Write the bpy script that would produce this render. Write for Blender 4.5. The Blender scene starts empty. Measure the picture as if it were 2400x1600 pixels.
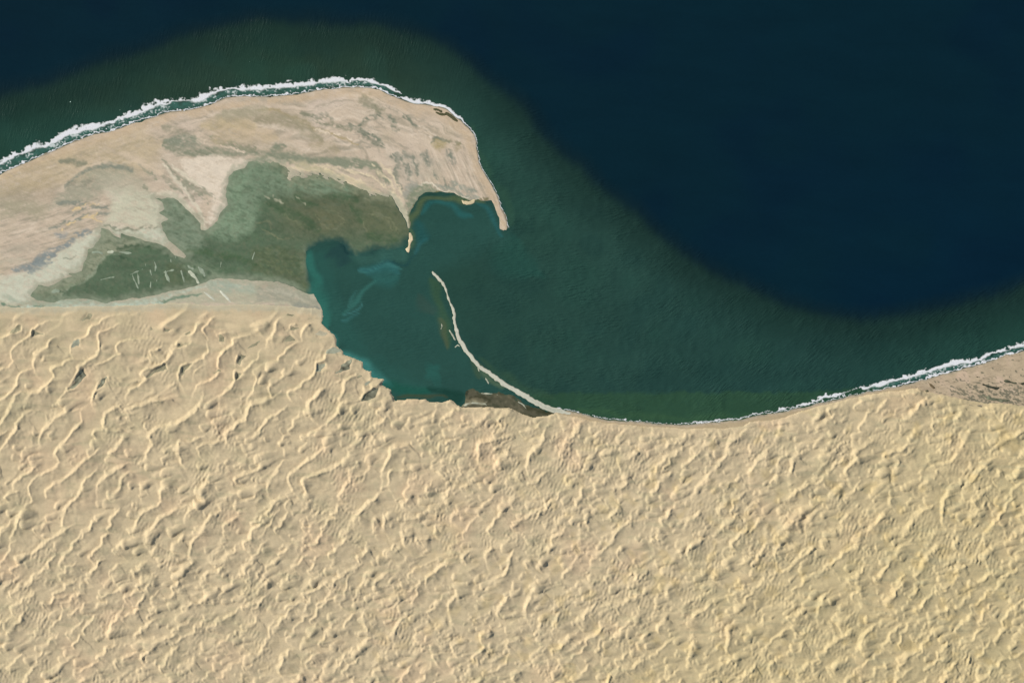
import bpy, math, time
import numpy as np
T0 = time.time()
R = math.radians
# ------------------------------------------------------------------ camera, sky, sun
# 1 map unit of the traced survey ("px") is 10 m; X east, Y north, origin mid-frame.
M = 10.0
scn = bpy.context.scene
cam_d = bpy.data.cameras.new('camera'); cam = bpy.data.objects.new('camera', cam_d)
scn.collection.objects.link(cam); scn.camera = cam
ALT = 60000.0
cam.location = (0, 0, ALT); cam.rotation_euler = (0, 0, 0)
cam_d.sensor_width = 36.0; cam_d.lens = 36.0 * ALT / 24000.0
cam_d.clip_start = 100.0; cam_d.clip_end = 600000.0
SUN_EL, SUN_AZ = 32.0, 164.0          # azimuth measured counter-clockwise from +X (light comes from the left)
world = bpy.data.worlds.new('World'); scn.world = world; world.use_nodes = True
wn = world.node_tree.nodes; wn.clear()
wo = wn.new('ShaderNodeOutputWorld'); wb = wn.new('ShaderNodeBackground'); ws = wn.new('ShaderNodeTexSky')
ws.sky_type = 'NISHITA'; ws.sun_disc = False
ws.sun_elevation = R(SUN_EL); ws.sun_rotation = R(90 - SUN_AZ)
wb.inputs['Strength'].default_value = 0.075
world.node_tree.links.new(ws.outputs[0], wb.inputs[0]); world.node_tree.links.new(wb.outputs[0], wo.inputs[0])
sd = bpy.data.lights.new('sun', 'SUN'); sd.energy = 4.0; sd.angle = R(0.53); sd.color = (1.0, 0.955, 0.88)
sun = bpy.data.objects.new('sun', sd); scn.collection.objects.link(sun)
sun.location = (-20000, 3000, 20000)
sun.rotation_euler = (0, R(90 - SUN_EL), R(SUN_AZ))
scn.view_settings.view_transform = 'Standard'; scn.view_settings.look = 'None'
scn.view_settings.exposure = 0.0; scn.view_settings.gamma = 1.0; scn.view_settings.use_curve_mapping = False
LIGHT = np.array([0.84, 0.85, 0.86])   # light on a level white surface (rendered value), for turning seen colours into base colours

# ------------------------------------------------------------------ numeric helpers
def sm(a, b, x):
    t = np.clip((x - a) / (b - a), 0, 1); return t * t * (3 - 2 * t)
def lin(c):
    c = np.array(c, float) / 255.0
    return np.where(c <= .04045, c / 12.92, ((c + .055) / 1.055) ** 2.4)
CELL = 2.0
GX0, GY0 = -140.0, -110.0
GW, GH = 1341, 911                     # survey grid: -140..2540 by -110..1710
gx = GX0 + CELL * np.arange(GW); gy = GY0 + CELL * np.arange(GH)
PX, PY = np.meshgrid(gx, gy)
def fftnoise(H, W, seed, fn):
    rng = np.random.default_rng(seed)
    w = rng.standard_normal((H, W)) + 1j * rng.standard_normal((H, W))
    ky = np.fft.fftfreq(H)[:, None]; kx = np.fft.fftfreq(W)[None, :]
    z = np.fft.ifft2(np.fft.fft2(w) * fn(kx, ky))
    return z / np.sqrt((np.abs(z) ** 2).mean())
def band(H, W, seed, lam, ang, bl, bt):
    k0 = CELL / lam; c, s = math.cos(ang), math.sin(ang)
    return fftnoise(H, W, seed, lambda kx, ky: np.exp(-((kx * c + ky * s - k0) / (bl * k0)) ** 2 / 2 - ((-kx * s + ky * c) / (bt * k0)) ** 2 / 2))
def soft(H, W, seed, lx, ly=None, ang=0., cell=CELL):
    ly = ly or lx; c, s = math.cos(ang), math.sin(ang)
    z = fftnoise(H, W, seed, lambda kx, ky: np.exp(-(((kx * c + ky * s) * lx / cell) ** 2 + ((-kx * s + ky * c) * ly / cell) ** 2) * 2.2)).real
    return z / z.std()
def samp(A, y, x):
    H, W = A.shape; x = np.clip(x, 0, W - 1.001); y = np.clip(y, 0, H - 1.001)
    i = y.astype(int); j = x.astype(int); fy = y - i; fx = x - j
    return (A[i, j] * (1 - fx) + A[i, j + 1] * fx) * (1 - fy) + (A[i + 1, j] * (1 - fx) + A[i + 1, j + 1] * fx) * fy
def shift(A, dy, dx): return np.roll(np.roll(A, dy, 0), dx, 1)
def blur(A, n=1):
    for _ in range(n): A = (shift(A, 0, 1) + shift(A, 0, -1) + shift(A, 1, 0) + shift(A, -1, 0) + 4 * A) / 8
    return A
def segdist(X, Y, a, b):
    dx, dy = b[0] - a[0], b[1] - a[1]; L2 = dx * dx + dy * dy + 1e-9
    t = np.clip(((X - a[0]) * dx + (Y - a[1]) * dy) / L2, 0, 1)
    qx, qy = X - a[0] - t * dx, Y - a[1] - t * dy
    return np.hypot(qx, qy), t, qx, qy
def catmull(P, n=6):
    P = [np.array(p, float) for p in P]; out = []
    if len(P) < 3: return [tuple(p) for p in P]
    Q = [2 * P[0] - P[1]] + P + [2 * P[-1] - P[-2]]
    for i in range(1, len(Q) - 2):
        for k in range(n):
            t = k / n
            out.append(tuple(.5 * ((2 * Q[i]) + (Q[i + 1] - Q[i - 1]) * t + (2 * Q[i - 1] - 5 * Q[i] + 4 * Q[i + 1] - Q[i + 2]) * t * t + (3 * Q[i] - Q[i - 1] - 3 * Q[i + 1] + Q[i + 2]) * t ** 3)))
    out.append(tuple(P[-1])); return out
def grid_win(xs, ys, x0, y0, x1, y1):
    j0 = max(0, int(np.searchsorted(xs, x0)) - 1); j1 = min(len(xs), int(np.searchsorted(xs, x1)) + 1)
    i0 = max(0, int(np.searchsorted(ys, y0)) - 1); i1 = min(len(ys), int(np.searchsorted(ys, y1)) + 1)
    return i0, i1, j0, j1
def polysdf(poly, xs, ys, RR=60., X=None, Y=None):
    """signed distance (positive inside) to a polygon on a grid, exact to RR. X, Y may be warped coordinates."""
    if X is None: X, Y = np.meshgrid(xs, ys)
    D = np.full(X.shape, RR); ins = np.zeros(X.shape, bool); n = len(poly)
    for k in range(n):
        a, b = poly[k], poly[(k + 1) % n]
        i0, i1, j0, j1 = grid_win(xs, ys, min(a[0], b[0]) - RR - 8, min(a[1], b[1]) - RR - 8, max(a[0], b[0]) + RR + 8, max(a[1], b[1]) + RR + 8)
        if i1 > i0 and j1 > j0:
            d = segdist(X[i0:i1, j0:j1], Y[i0:i1, j0:j1], a, b)[0]
            D[i0:i1, j0:j1] = np.minimum(D[i0:i1, j0:j1], d)
        if a[1] != b[1]:
            i0, i1, _, _ = grid_win(xs, ys, 0, min(a[1], b[1]) - 45, 1, max(a[1], b[1]) + 45)
            Xs, Ys = X[i0:i1], Y[i0:i1]
            c = ((a[1] > Ys) != (b[1] > Ys)) & (Xs < (b[0] - a[0]) * (Ys - a[1]) / (b[1] - a[1]) + a[0])
            ins[i0:i1] ^= c
    return np.where(ins, D, -D)
# gentle wobble of every traced outline
_w1 = soft(GH, GW, 901, 26) * .9 + soft(GH, GW, 902, 9) * .55; _w2 = soft(GH, GW, 903, 26) * .9 + soft(GH, GW, 904, 9) * .55
WX, WY = PX + _w1, PY + _w2
def sdf(poly, RR=60., wob=1.): return polysdf(poly, gx, gy, RR, PX + _w1 * wob, PY + _w2 * wob)

# ------------------------------------------------------------------ traced outlines (survey coordinates)
OUTER = [(0,407),(23,396),(64,379),(102,362),(133,350),(163,335),(184,328),(222,313),(255,308),(283,299),(319,285),(357,275),(398,262),(434,259),(467,252),(497,243),(533,228),(561,225),(600,225),(631,226),(659,223),(684,222),(715,217),(740,212),(766,207),(804,205),(830,204),(855,204),(875,206),(893,210),(906,218),(921,224),(939,232),(957,239),(975,243),(995,244),(1013,247),(1034,251),(1046,254),(1059,265),(1072,276),(1082,283),(1090,292),(1103,304),(1113,316),(1117,332),(1119,352),(1121,367),(1124,382),(1129,393),(1138,408),(1146,421),(1156,437),(1164,454),(1170,470),(1175,488),(1183,503),(1188,518),(1190,531)]
INNER = [(1185,540),(1179,542),(1171,537),(1171,523),(1168,510),(1161,495),(1156,480),(1152,472),(1143,471),(1131,472),(1120,470),(1113,469),(1100,467),(1086,463),(1067,456),(1049,452),(1030,449),(1010,450),(995,454),(983,463),(973,476),(966,490),(961,505),(961,520),(960,532),(958,541),(954,542),(949,518),(942,503),(929,482),(919,465)]
LAG_N = [(919,462),(893,459),(868,456),(855,447),(830,434),(812,428),(794,424),(779,417),(753,411),(733,408),(722,414),(712,421),(702,411),(693,412),(682,416),(674,398),(661,385),(638,382),(600,376),(582,378),(574,391),(548,403),(536,416),(531,434),(528,462),(532,480),(515,495),(510,518),(497,531),(482,542),(472,539),(469,523),(459,510),(449,500),(434,488),(418,470),(406,462),(390,462),(378,465),(362,462),(383,477),(385,490),(372,498),(393,513),(378,523),(383,539),(395,562),(418,584),(436,600),(431,606),(408,597),(393,582),(370,571),(339,564),(314,556),(283,546),(281,559),(255,539),(237,536),(237,554),(224,569),(219,579),(207,587),(204,602),(194,618),(191,636),(158,641),(170,647),(148,653),(133,664),(112,671),(89,666),(84,679),(71,692),(89,704)]
LAG_S = [(128,709),(153,702),(204,700),(255,709),(281,704),(332,697),(370,692),(395,682),(439,676),(472,666),(497,655),(536,653),(600,659),(651,664),(689,672),(715,686),(733,689)]
BAY_W = [(738,689),(748,712),(756,725),(757,740),(754,758),(768,771),(781,785),(787,794),(787,811),(803,822),(805,831),(822,838),(850,849),(847,863),(870,870),(872,884),(900,889),(893,901),(916,914),(921,930),(924,940),(957,937),(995,936),(1008,942),(1034,942),(1054,937),(1067,945),(1082,956)]
BAY_S = [(1110,953),(1148,954),(1200,958),(1217,966),(1249,978),(1280,974),(1306,966)]
LAG_E = [(735,687),(728,661),(722,636),(717,615),(717,590),(735,580),(753,570),(789,565),(804,574),(819,590),(837,601),(855,596),(881,588),(906,586),(932,583),(950,579),(957,560),(958,536)]
SHORE = [(1306,956),(1331,961),(1351,967),(1382,974),(1414,980),(1478,987),(1500,988),(1542,992),(1600,994),(1628,993),(1679,988),(1742,979),(1788,970),(1844,962),(1870,955),(1908,948),(1959,935),(1997,926),(2048,915),(2100,905),(2144,894),(2187,883),(2230,870),(2272,859),(2315,847),(2357,832),(2400,821),(2540,775)]
DUNE_TOP = [(-200,716),(0,717),(80,719),(153,717),(281,715),(408,709),(500,714),(600,712),(689,716),(740,722),(756,727)]
DUNE_E = [(1331,974),(1380,985),(1430,991),(1500,998),(1602,1003),(1694,1004),(1742,997),(1758,986),(1806,985),(1844,976),(1883,961),(1946,944),(2010,929),(2100,915),(2150,908),(2168,917),(2219,927),(2272,938),(2304,941),(2336,943),(2400,949),(2560,958)]
LAGOON = LAG_N + LAG_S + LAG_E + [(953,534),(949,518),(942,503),(929,482)]
SPIT = [(-200,480)] + OUTER + INNER + [(915,492),(800,500),(690,590),(690,640),(731,684)] + BAY_W[:4] + [(740,760),(600,800),(-200,800)]
DUNES = DUNE_TOP + BAY_W[3:] + BAY_S + DUNE_E + [(2600,1800),(-250,1800)]
BEACH = SHORE + [(2600,760),(2600,1000),(2300,960),(2168,925)] + [(x, y + 25) for x, y in DUNE_E[13::-1]] + [(1330,1010),(1270,985),(1290,972)]
GRAVEL = [(2120,907),(2187,886),(2230,874),(2272,863),(2315,851),(2357,837),(2400,826),(2600,765),(2600,1010),(2400,975),(2304,962),(2219,950),(2140,935)]
MUD = [(1086,915),(1100,914),(1140,918),(1185,925),(1225,940),(1262,958),(1310,968),(1290,990),(1230,990),(1130,975),(1078,968),(1084,950),(1092,935)]
SHELF = [(-200,258),(0,214),(60,205),(130,180),(210,158),(300,125),(360,105),(440,82),(520,60),(600,46),(680,42),(800,42),(880,50),(960,72),(1040,108),(1110,155),(1180,215),(1250,285),(1330,365),(1420,445),(1510,520),(1600,590),(1700,650),(1790,690),(1880,722),(1960,738),(2050,742),(2150,734),(2250,712),(2330,690),(2400,666),(2600,610),(2600,1400),(-200,1400)]
BAR = [(1014,638,5),(1020,645,7),(1027,652,10),(1037,662,8),(1046,681,6.5),(1054,707,6),(1062,726,7),(1065,751,8),(1070,774,9.5),(1077,796,12),(1089,815,12),(1105,836,12),(1121,856,12),(1140,869,12),(1166,888,12),(1191,906,13),(1217,919,13.5),(1242,935,14.5),(1268,949,15),(1293,959,15),(1312,963,14),(1335,968,9)]

# dune crests: from the picture window (0,700), (800,1000), (1600,1000) enlarged 2.613 times
def _w(ox, oy, rows): return [[(ox + rows_[i] / 2.613, oy + rows_[i + 1] / 2.613) for i in range(0, len(rows_), 2)] for rows_ in rows]
CR = _w(0, 700, [
 [0,240,50,225,80,185,110,160,130,150],[70,370,75,325,110,290,160,250,195,225,205,190,250,160,300,130],[210,430,215,380,250,330,290,290,300,260,340,235],
 [435,320,440,265,470,245,530,230,550,180,600,155,660,115,760,105,820,105,850,90],[350,640,420,560,480,450,510,400,600,340,615,270,605,220,650,195,700,175,740,160,820,150],
 [0,620,90,560,110,490,160,450,215,430],[335,480,325,425,380,400,430,375,510,370],[520,405,640,385,700,360,740,345,720,325,715,295,750,270,850,250,945,235],
 [560,620,590,550,620,490,650,470],[800,560,860,530,900,490,885,455,940,420,990,395,1030,370,1070,300,1100,270,1160,280,1190,240,1220,225],[930,350,930,325,960,310,1000,290],
 [1100,500,1105,440,1130,405,1190,390,1240,370,1260,340,1285,320,1275,270,1280,250],[1130,215,1190,200,1215,165,1260,150],[1260,210,1255,180,1290,150,1320,110],
 [1220,530,1300,480,1345,430,1350,370,1390,310,1430,270,1425,245,1480,235,1540,225],[1190,460,1250,400],[1360,600,1410,540,1440,490,1440,440,1500,440,1550,400,1580,370,1580,340],[1440,390,1470,340],
 [1520,610,1560,560,1570,500,1565,455,1620,440,1690,400,1740,340,1780,290,1860,255],[1665,590,1650,540,1680,520,1730,480,1790,430,1800,400],[1785,615,1775,575,1830,545,1900,490,1940,440,1935,395,1990,370,2020,300,2060,290],
 [1905,720,1895,640,1940,610,1980,560,2010,540],[2080,620,2105,560,2110,510,2170,480,2220,490],[2200,620,2240,570,2345,498],[2000,770,2050,710,2110,640,2200,620],[1640,260,1680,230,1690,150,1720,120],
 [1340,250,1345,210,1400,200],[1850,215,1880,170,1910,150],[1780,190,1790,165,1830,160],[370,995,340,950,370,920,400,880,440,820,490,760,500,700],[240,860,270,810,340,750,400,700,490,690],
 [0,930,60,860,110,800,130,740,170,700,240,690],[0,770,40,720,80,650,110,590,180,585,260,570,320,500,360,480],[630,780,645,720,680,690,720,660],[785,730,775,690,830,670,880,650,940,625,1060,625],
 [710,970,685,935,720,915,770,860,790,840],[595,865,580,825,640,810,780,820],[890,960,930,890,920,830,960,800,1040,780,1130,740,1190,700,1240,620,1250,560],[1115,1000,1105,930,1095,880,1130,865,1180,870,1260,840],
 [1225,950,1220,905,1270,890,1380,865],[1395,880,1385,820,1430,780,1500,740,1540,660,1600,640,1680,600,1730,560],[1540,890,1580,830,1640,760,1700,700,1760,650],[195,1225,185,1150,230,1100,330,1040,380,1000],
 [295,1215,280,1180,320,1140,400,1110,460,1050,520,1000,580,940,640,900],[90,1140,120,1110,200,1060,260,1000],[45,1235,50,1200,130,1180],[390,1390,400,1300,440,1260,490,1210,520,1130,600,1030,610,1000],
 [600,1150,640,1100,700,1060,790,1000],[700,1210,740,1140,760,1090,830,1050],[860,1150,870,1135,910,1120],[980,1220,1010,1160,1080,1150],[820,1430,850,1340,900,1300,1000,1240],[1245,1235,1235,1170,1270,1140,1310,1120],
 [885,1485,890,1450,940,1410,990,1340,1080,1300,1160,1270],[1140,1330,1180,1290,1240,1220],[1455,1125,1445,1100,1490,1080,1560,1050,1640,1010],[1640,1170,1660,1100,1700,1050,1740,1000],
 [1785,1165,1770,1085,1830,1040,1900,990,1960,940,2010,900],[1885,1195,1865,1120,1900,1090,2000,1060,2080,1020,2140,960],[1370,1425,1360,1390,1410,1360,1460,1320],[1160,1568,1180,1510,1240,1420,1290,1340,1380,1280],
 [2005,875,2000,840,2050,820],[2170,1350,2220,1300,2270,1250,2320,1200],[1755,1285,1760,1250,1800,1250],[200,1568,280,1500,380,1430,470,1370],[70,1460,110,1390,140,1300,190,1240]])
CR += _w(800, 1000, [
 [250,270,290,210,320,130,400,125,450,150],[290,360,300,290,340,270,420,270],[840,190,850,110,890,90,950,75,990,60],[1140,240,1160,180,1200,140,1230,90,1240,0],[1160,365,1145,345,1200,340,1240,290,1270,260],[1100,345,1080,310,1120,300],
 [1060,495,1045,455,1090,425],[1390,345,1385,310,1450,300],[1705,245,1710,220,1760,190,1840,150],[70,560,120,530,180,480,230,410],[100,1010,130,950,170,890,220,870],[210,995,205,960,250,920,300,880],[520,950,560,900,620,850,700,820],
 [775,835,750,790,780,760],[900,980,930,950,1000,900,1030,830,1050,770,1050,730],[1130,1150,1140,1080,1180,1020,1200,970,1260,960],[1625,965,1620,920,1660,900],[1510,600,1510,540,1540,530],[1540,820,1600,770,1660,710,1680,660,1750,600,1850,560],
 [1700,795,1695,760,1740,740],[2000,1035,2000,990,2060,950],[660,1120,680,1060,740,1030],[690,1380,690,1340,740,1310,800,1310],[1015,1355,1010,1330,1060,1310,1140,1300],[580,1445,575,1400,620,1380],[1075,1555,1070,1510,1110,1490],
 [320,1280,360,1200,390,1160],[880,820,890,780,950,750],[195,625,200,580,240,570],[265,630,270,570,260,530],[385,705,390,670,450,660],[470,705,465,680,560,680],[390,590,430,560,520,550],[1225,1235,1230,1180,1270,1150],[1290,1240,1320,1180,1350,1120],
 [150,1260,140,1180,150,1120],[60,700,10,665,60,640],[580,660,575,620,640,610],[640,300,600,260,650,240],[740,385,735,365,800,350],[1140,860,1130,830,1180,820],[1215,870,1210,850,1250,830],[860,1300,870,1260,930,1240],[230,1560,210,1500,280,1480]])
CR += _w(1600, 1000, [
 [80,380,150,320,220,240,270,170,300,90,400,20],[410,290,440,240,490,190,530,130],[650,290,680,240,690,170,740,150],[1000,300,1010,260,1060,200,1060,150,1130,110,1180,60],[1250,215,1245,180,1320,150,1380,110],[1310,260,1330,230,1310,190,1380,170,1390,130],
 [1540,230,1640,210,1700,130,1740,50,1770,0],[1130,650,1170,600,1230,540,1280,510],[1275,475,1270,445,1300,430],[1590,560,1600,500,1615,430,1680,415],[1350,640,1420,570,1480,510,1560,460],[875,755,865,715,900,700],[820,1130,850,1060,890,1000],
 [955,1225,960,1190,1020,1160,1050,1130],[1060,1360,1110,1290,1180,1210],[280,1380,290,1300,290,1220,320,1190],[60,1180,90,1140,150,1110,170,1060],[400,1250,480,1220,500,1160],[1690,905,1685,870,1750,850],[530,1505,520,1470,560,1440],
 [300,1445,295,1420,360,1410],[1740,340,1800,290,1860,220,1900,195],[1665,745,1660,710,1700,700],[980,580,1000,550,1030,520],[560,800,570,740,620,730],[630,705,620,680,660,670],[190,930,185,900,230,890],[760,590,800,540,850,500],[1130,780,1125,755,1160,740],
 [1850,830,1860,770,1900,740],[1290,820,1330,760,1380,720],[40,760,60,720,130,690],[390,500,430,470,480,450],[20,590,60,560,120,520]])
PANS = _w(0, 700, [[52,215,98,162,130,162,127,190,92,210],[197,227,210,190,270,217],[440,295,448,252,492,245,484,290],[506,132,540,88,572,95,550,127],[425,550,478,465,512,425,532,470,495,505,452,548],[592,560,632,485,656,474,637,532],
 [903,484,950,430,1015,395,1020,430,960,455],[1108,490,1118,420,1182,393,1162,417,1132,445],[1072,303,1100,274,1135,285,1102,297],[1122,217,1165,196,1172,210,1140,221],[1003,203,1008,180,1052,188,1030,202],[918,194,924,166,942,190],
 [1338,264,1343,212,1378,235,1372,262],[1447,395,1475,332,1522,350,1484,372,1470,404],[1517,304,1570,258,1592,260,1576,287],[1308,458,1335,428,1363,440,1330,453],[1443,495,1453,452,1484,460,1461,488],[1737,263,1775,212,1813,257],
 [1752,103,1758,86,1812,97,1790,112],[1778,188,1790,163,1833,180,1800,197],[1932,444,1943,398,1993,393,1992,412,1962,444],[2062,458,2090,408,2152,368,2142,432,2100,443],[2177,483,2200,463,2228,470,2190,488],[2207,630,2235,578,2322,543,2304,602,2262,622],
 [1987,343,2010,308,2052,293,2092,322,2042,332],[2227,518,2260,498,2283,505,2240,533],[1588,107,1600,90,1614,104],[1926,217,1960,188,2024,215,1980,228]])

# ------------------------------------------------------------------ dune field relief (metres)
def prof(z, w, lam, am_p=.7, k=.3, q=5.):
    th = (np.angle(z) / (2 * math.pi)) % 1.0; a = w / lam
    am = np.clip(np.abs(z), 0, 1.6) ** am_p
    ae = a * (.45 + .65 * np.clip(am, 0, 1.5))
    u = np.clip(th / ae, 0, 1); up = u * sm(-.25, .35, u)
    t = np.clip((th - ae) / (1 - ae), 0, 1)
    dn = k * (1 - t) ** q + (1 - k) * (1 - t) ** 1.15
    return np.where(th < ae, up, dn) * am
def make_dunes():
    oy = 380                                        # rows above this one hold no dunes
    X, Y = PX[oy:], PY[oy:]; H, W = X.shape
    yi, xi = np.mgrid[0:H, 0:W].astype(float)
    wx = soft(H, W, 1, 200) * 9; wy = soft(H, W, 2, 200) * 9
    def train(seed, l, ang, w, bl, bt, A, **k):
        n = np.abs(soft(H, W, seed + 7, l * 1.7, l * .6, R(8))); n2 = np.abs(soft(H, W, seed + 8, l * .8, l * .33, R(8)))
        d = (n * A + n2 * A * .35) / 2
        Z = band(H, W, seed, l, R(ang), bl, bt); yy = (yi + wy) % (H - 1); xx = (xi + wx + d) % (W - 1)
        return prof(samp(Z.real, yy, xx) + 1j * samp(Z.imag, yy, xx), w, l, **k)
    m = sm(300, 1500, X + .9 * (Y - 900) + soft(H, W, 9, 120) * 220)
    A1 = train(10, 76, 38, 12, .16, .32, 20); A2 = train(15, 50, 34, 10, .24, .42, 14); A3 = train(27, 96, 42, 13, .2, .36, 18)
    # traced crests
    T = np.zeros((H, W)); Cv = np.zeros((H, W))
    ys = gy[oy:]; rng = np.random.default_rng(4)
    jx = soft(H, W, 77, 24) * 1.8 + soft(H, W, 79, 9) * .9; jy = soft(H, W, 78, 24) * 1.8 + soft(H, W, 80, 9) * .7
    HM = np.clip(1 + .13 * soft(H, W, 83, 26) + .06 * soft(H, W, 84, 8), .45, 1.5)
    RD = []; rr_ = np.random.default_rng(31); mids = [P[len(P) // 2] for P in CR]
    for k_ in range(2600):
        x, y = rr_.uniform(-120, 2500), rr_.uniform(880 if k_ % 3 else 1000, 1690); n_ = int(rr_.integers(3, 7)); a_ = rr_.normal(43, 11); P = [(x, y)]
        if any(abs(x - q[0]) < 34 and abs(y - q[1]) < 34 for C_ in CR for q in C_): continue
        if any(math.hypot(x - q[0], (y - q[1])) < rr_.uniform(26, 44) for q in RD_S) if (RD_S := [C_[0] for C_ in RD]) else False: continue
        P = [(x + rr_.uniform(1, 5), y + rr_.uniform(6, 11)), (x, y)]
        for q in range(n_):
            th_ = R(a_ + (26 if q % 2 else -26) * rr_.uniform(.3, 1.3)); st_ = rr_.uniform(9, 19)
            P.append((P[-1][0] + st_ * math.cos(th_), P[-1][1] - st_ * math.sin(th_)))
        RD.append(P)
    RD = [P for P in RD if min(p[1] for p in P) > 800 and not any(abs(P[len(P) // 2][0] - q[0]) < 20 and abs(P[len(P) // 2][1] - q[1]) < 20 for C_ in CR for q in C_)]
    print('ridges', len(RD))
    ALLR = CR + RD
    STEEP = [(8.0 if P[0][1] < 960 else 6.0) for P in ALLR]
    for li, P in enumerate(ALLR):
        P = catmull(P, 5); L = np.r_[0, np.cumsum([math.dist(P[i], P[i + 1]) for i in range(len(P) - 1)])]; Lt = L[-1]
        rnd = li >= len(CR); Hc = (47 if P[0][1] < 960 else 54) * rng.uniform(.85, 1.15) * min(1, .62 + Lt / 140) * (rng.uniform(.6, 1.) if rnd else 1); BK = 62 if P[0][1] < 1150 else 56
        if rnd: BK *= rng.uniform(.6, .95)
        pw = BK * 1.36 + 4; x0 = min(p[0] for p in P) - pw; x1 = max(p[0] for p in P) + pw; y0 = min(p[1] for p in P) - pw; y1 = max(p[1] for p in P) + pw
        i0, i1, j0, j1 = grid_win(gx, ys, x0, y0, x1, y1)
        if i1 <= i0 or j1 <= j0: continue
        XX = X[i0:i1, j0:j1] + jx[i0:i1, j0:j1]; YY = Y[i0:i1, j0:j1] + jy[i0:i1, j0:j1]
        bd = np.full(XX.shape, 1e9); bs = np.zeros(XX.shape); bt = np.zeros(XX.shape)
        for k in range(len(P) - 1):
            d, t, qx, qy = segdist(XX, YY, P[k], P[k + 1])
            sx, sy = P[k + 1][0] - P[k][0], P[k + 1][1] - P[k][1]
            cr = (qx * -sy + qy * sx)               # >0: right of the run (crests are listed from their lower end up)
            g = d < bd
            bd = np.where(g, d, bd); bs = np.where(g, cr / (math.hypot(sx, sy) + 1e-9) / (d + .35), bs); bt = np.where(g, (L[k] + t * (L[k + 1] - L[k])) / Lt, bt)
        tap = sm(-.02, .22, bt) * .35 + .65; tap *= 1 - sm(.72, 1.0, bt) * .62
        h0 = Hc * tap
        st = STEEP[li]
        left = h0 - bd * st
        ex = np.clip(1 - bd / BK, 0, 1)
        right = h0 * (.22 * np.exp(-bd / 3.) + .22 * np.exp(-bd / 14.) + .56 * ex ** 1.05)
        v = (left + (right - left) * sm(-.6, .6, bs)) * HM[i0:i1, j0:j1]
        T[i0:i1, j0:j1] = np.maximum(T[i0:i1, j0:j1], v)
        Cv[i0:i1, j0:j1] = np.maximum(Cv[i0:i1, j0:j1], np.clip(1.0 - bd / 26 + (.35 + bd * (1 / 26 - 1 / BK)) * sm(-.4, .6, bs), 0, 1))
    free = 1 - .8 * sm(.1, .7, Cv)
    mk = sm(-.5, .7, soft(H, W, 31, 100, 60, R(-40)))
    A4 = train(60, 40, 66, 9, .3, .5, 8)
    h1 = A1 * 46 * (1 - m) * free; h2 = A2 * 22 * (.2 + .8 * m) * (.55 + .45 * sm(-.5, .5, soft(H, W, 33, 80))) * (.35 + .65 * free); h3 = A3 * 40 * mk * m * free
    h = np.maximum(np.maximum(h1, h2), h3)
    kk = 6.; h = np.maximum(h, T) + .2 * np.minimum(h, T)
    h = h * 1.0
    quiet = 1 - sm(880, 640, Y) * .75 - .5 * sm(940, 700, Y) * sm(900, 500, X)
    quiet = np.clip(quiet, .12, 1); calm_ = sm(.2, .8, Cv) * np.clip(1.15 - sm(.4, 1.4, soft(H, W, 85, 40)), .3, 1); quiet = quiet * (1 - .8 * calm_)
    h = h + A4 * 17 * sm(-.4, .8, soft(H, W, 64, 90)) * (1 - .6 * calm_) * np.clip(sm(760, 940, Y), .2, 1)
    # round-nosed dunes: steep front to the left, tail fading up to the right
    rg = np.random.default_rng(12); SM_ = np.zeros((H, W)); ST = np.zeros((H, W)); nd = 0
    for k_ in range(11000):
        cx, cy = rg.uniform(GX0 + 20, 2520), rg.uniform(800, 1700)
        mm_ = m[min(H - 1, int((cy - ys[0]) / CELL)), min(W - 1, int((cx - GX0) / CELL))]
        small = rg.random() < .3 + .35 * mm_
        r = rg.uniform(3.8, 7.) if small else rg.uniform(7., 13.5 - 2.5 * mm_)
        if rg.random() > (.22 + .45 * mm_) * (1 if small else .75) * (1 if cy > 900 else .3): continue
        Lt = r * rg.uniform(2.0, 5.2); an = R(rg.normal(-14, 14)); Hh = r * rg.uniform(2.4, 3.5)
        i0, i1, j0, j1 = grid_win(gx, ys, cx - 2 * r - 3, cy - Lt * .8 - r, cx + Lt + r + 2, cy + Lt * .5 + r)
        if i1 - i0 < 3 or j1 - j0 < 3: continue
        if Cv[min(H - 1, int((cy - ys[0]) / CELL)), min(W - 1, int((cx - GX0) / CELL))] > .75 and rg.random() < .7: continue
        dx = X[i0:i1, j0:j1] + jx[i0:i1, j0:j1] * .9 - cx; dy = Y[i0:i1, j0:j1] + jy[i0:i1, j0:j1] * .9 - cy
        u = dx * math.cos(an) + dy * math.sin(an); v = -dx * math.sin(an) + dy * math.cos(an)
        rw = r * (1 - .45 * np.clip(u / Lt, 0, 1)); q = np.where(u < 0, np.hypot(u * 1.15, v) / r, np.abs(v) / rw)
        st_ = np.clip(1 - q ** 3.0, 0, 1) * np.where(u < 0, 1, np.clip(1 - u / Lt, 0, 1) ** 1.1)
        ms = sm(0, .25, st_); A_ = ST[i0:i1, j0:j1]; g_ = st_ * Hh > A_
        ST[i0:i1, j0:j1] = np.where(g_, st_ * Hh, A_); SM_[i0:i1, j0:j1] = np.maximum(SM_[i0:i1, j0:j1], ms); nd += 1
    h = blur(h, 10) * SM_ + h * (1 - SM_) + ST; quiet = quiet * (1 - .6 * SM_)
    mid = train(35, 29, 34, 8, .3, .6, 9, am_p=1.)
    h = h + mid * (13 + 5 * m) * sm(.1, 1.4, soft(H, W, 42, 70, 90, R(-40)) + .6 * m) * quiet
    mid = train(45, 17, 34, 5, .3, .6, 6, am_p=1.)
    h = h + mid * 11 * 1.35 * sm(.4, 1.3, soft(H, W, 46, 50, 90, R(-40)) + .5 * m) * quiet
    z = band(H, W, 51, 9.5, R(26), .22, .45)
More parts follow.
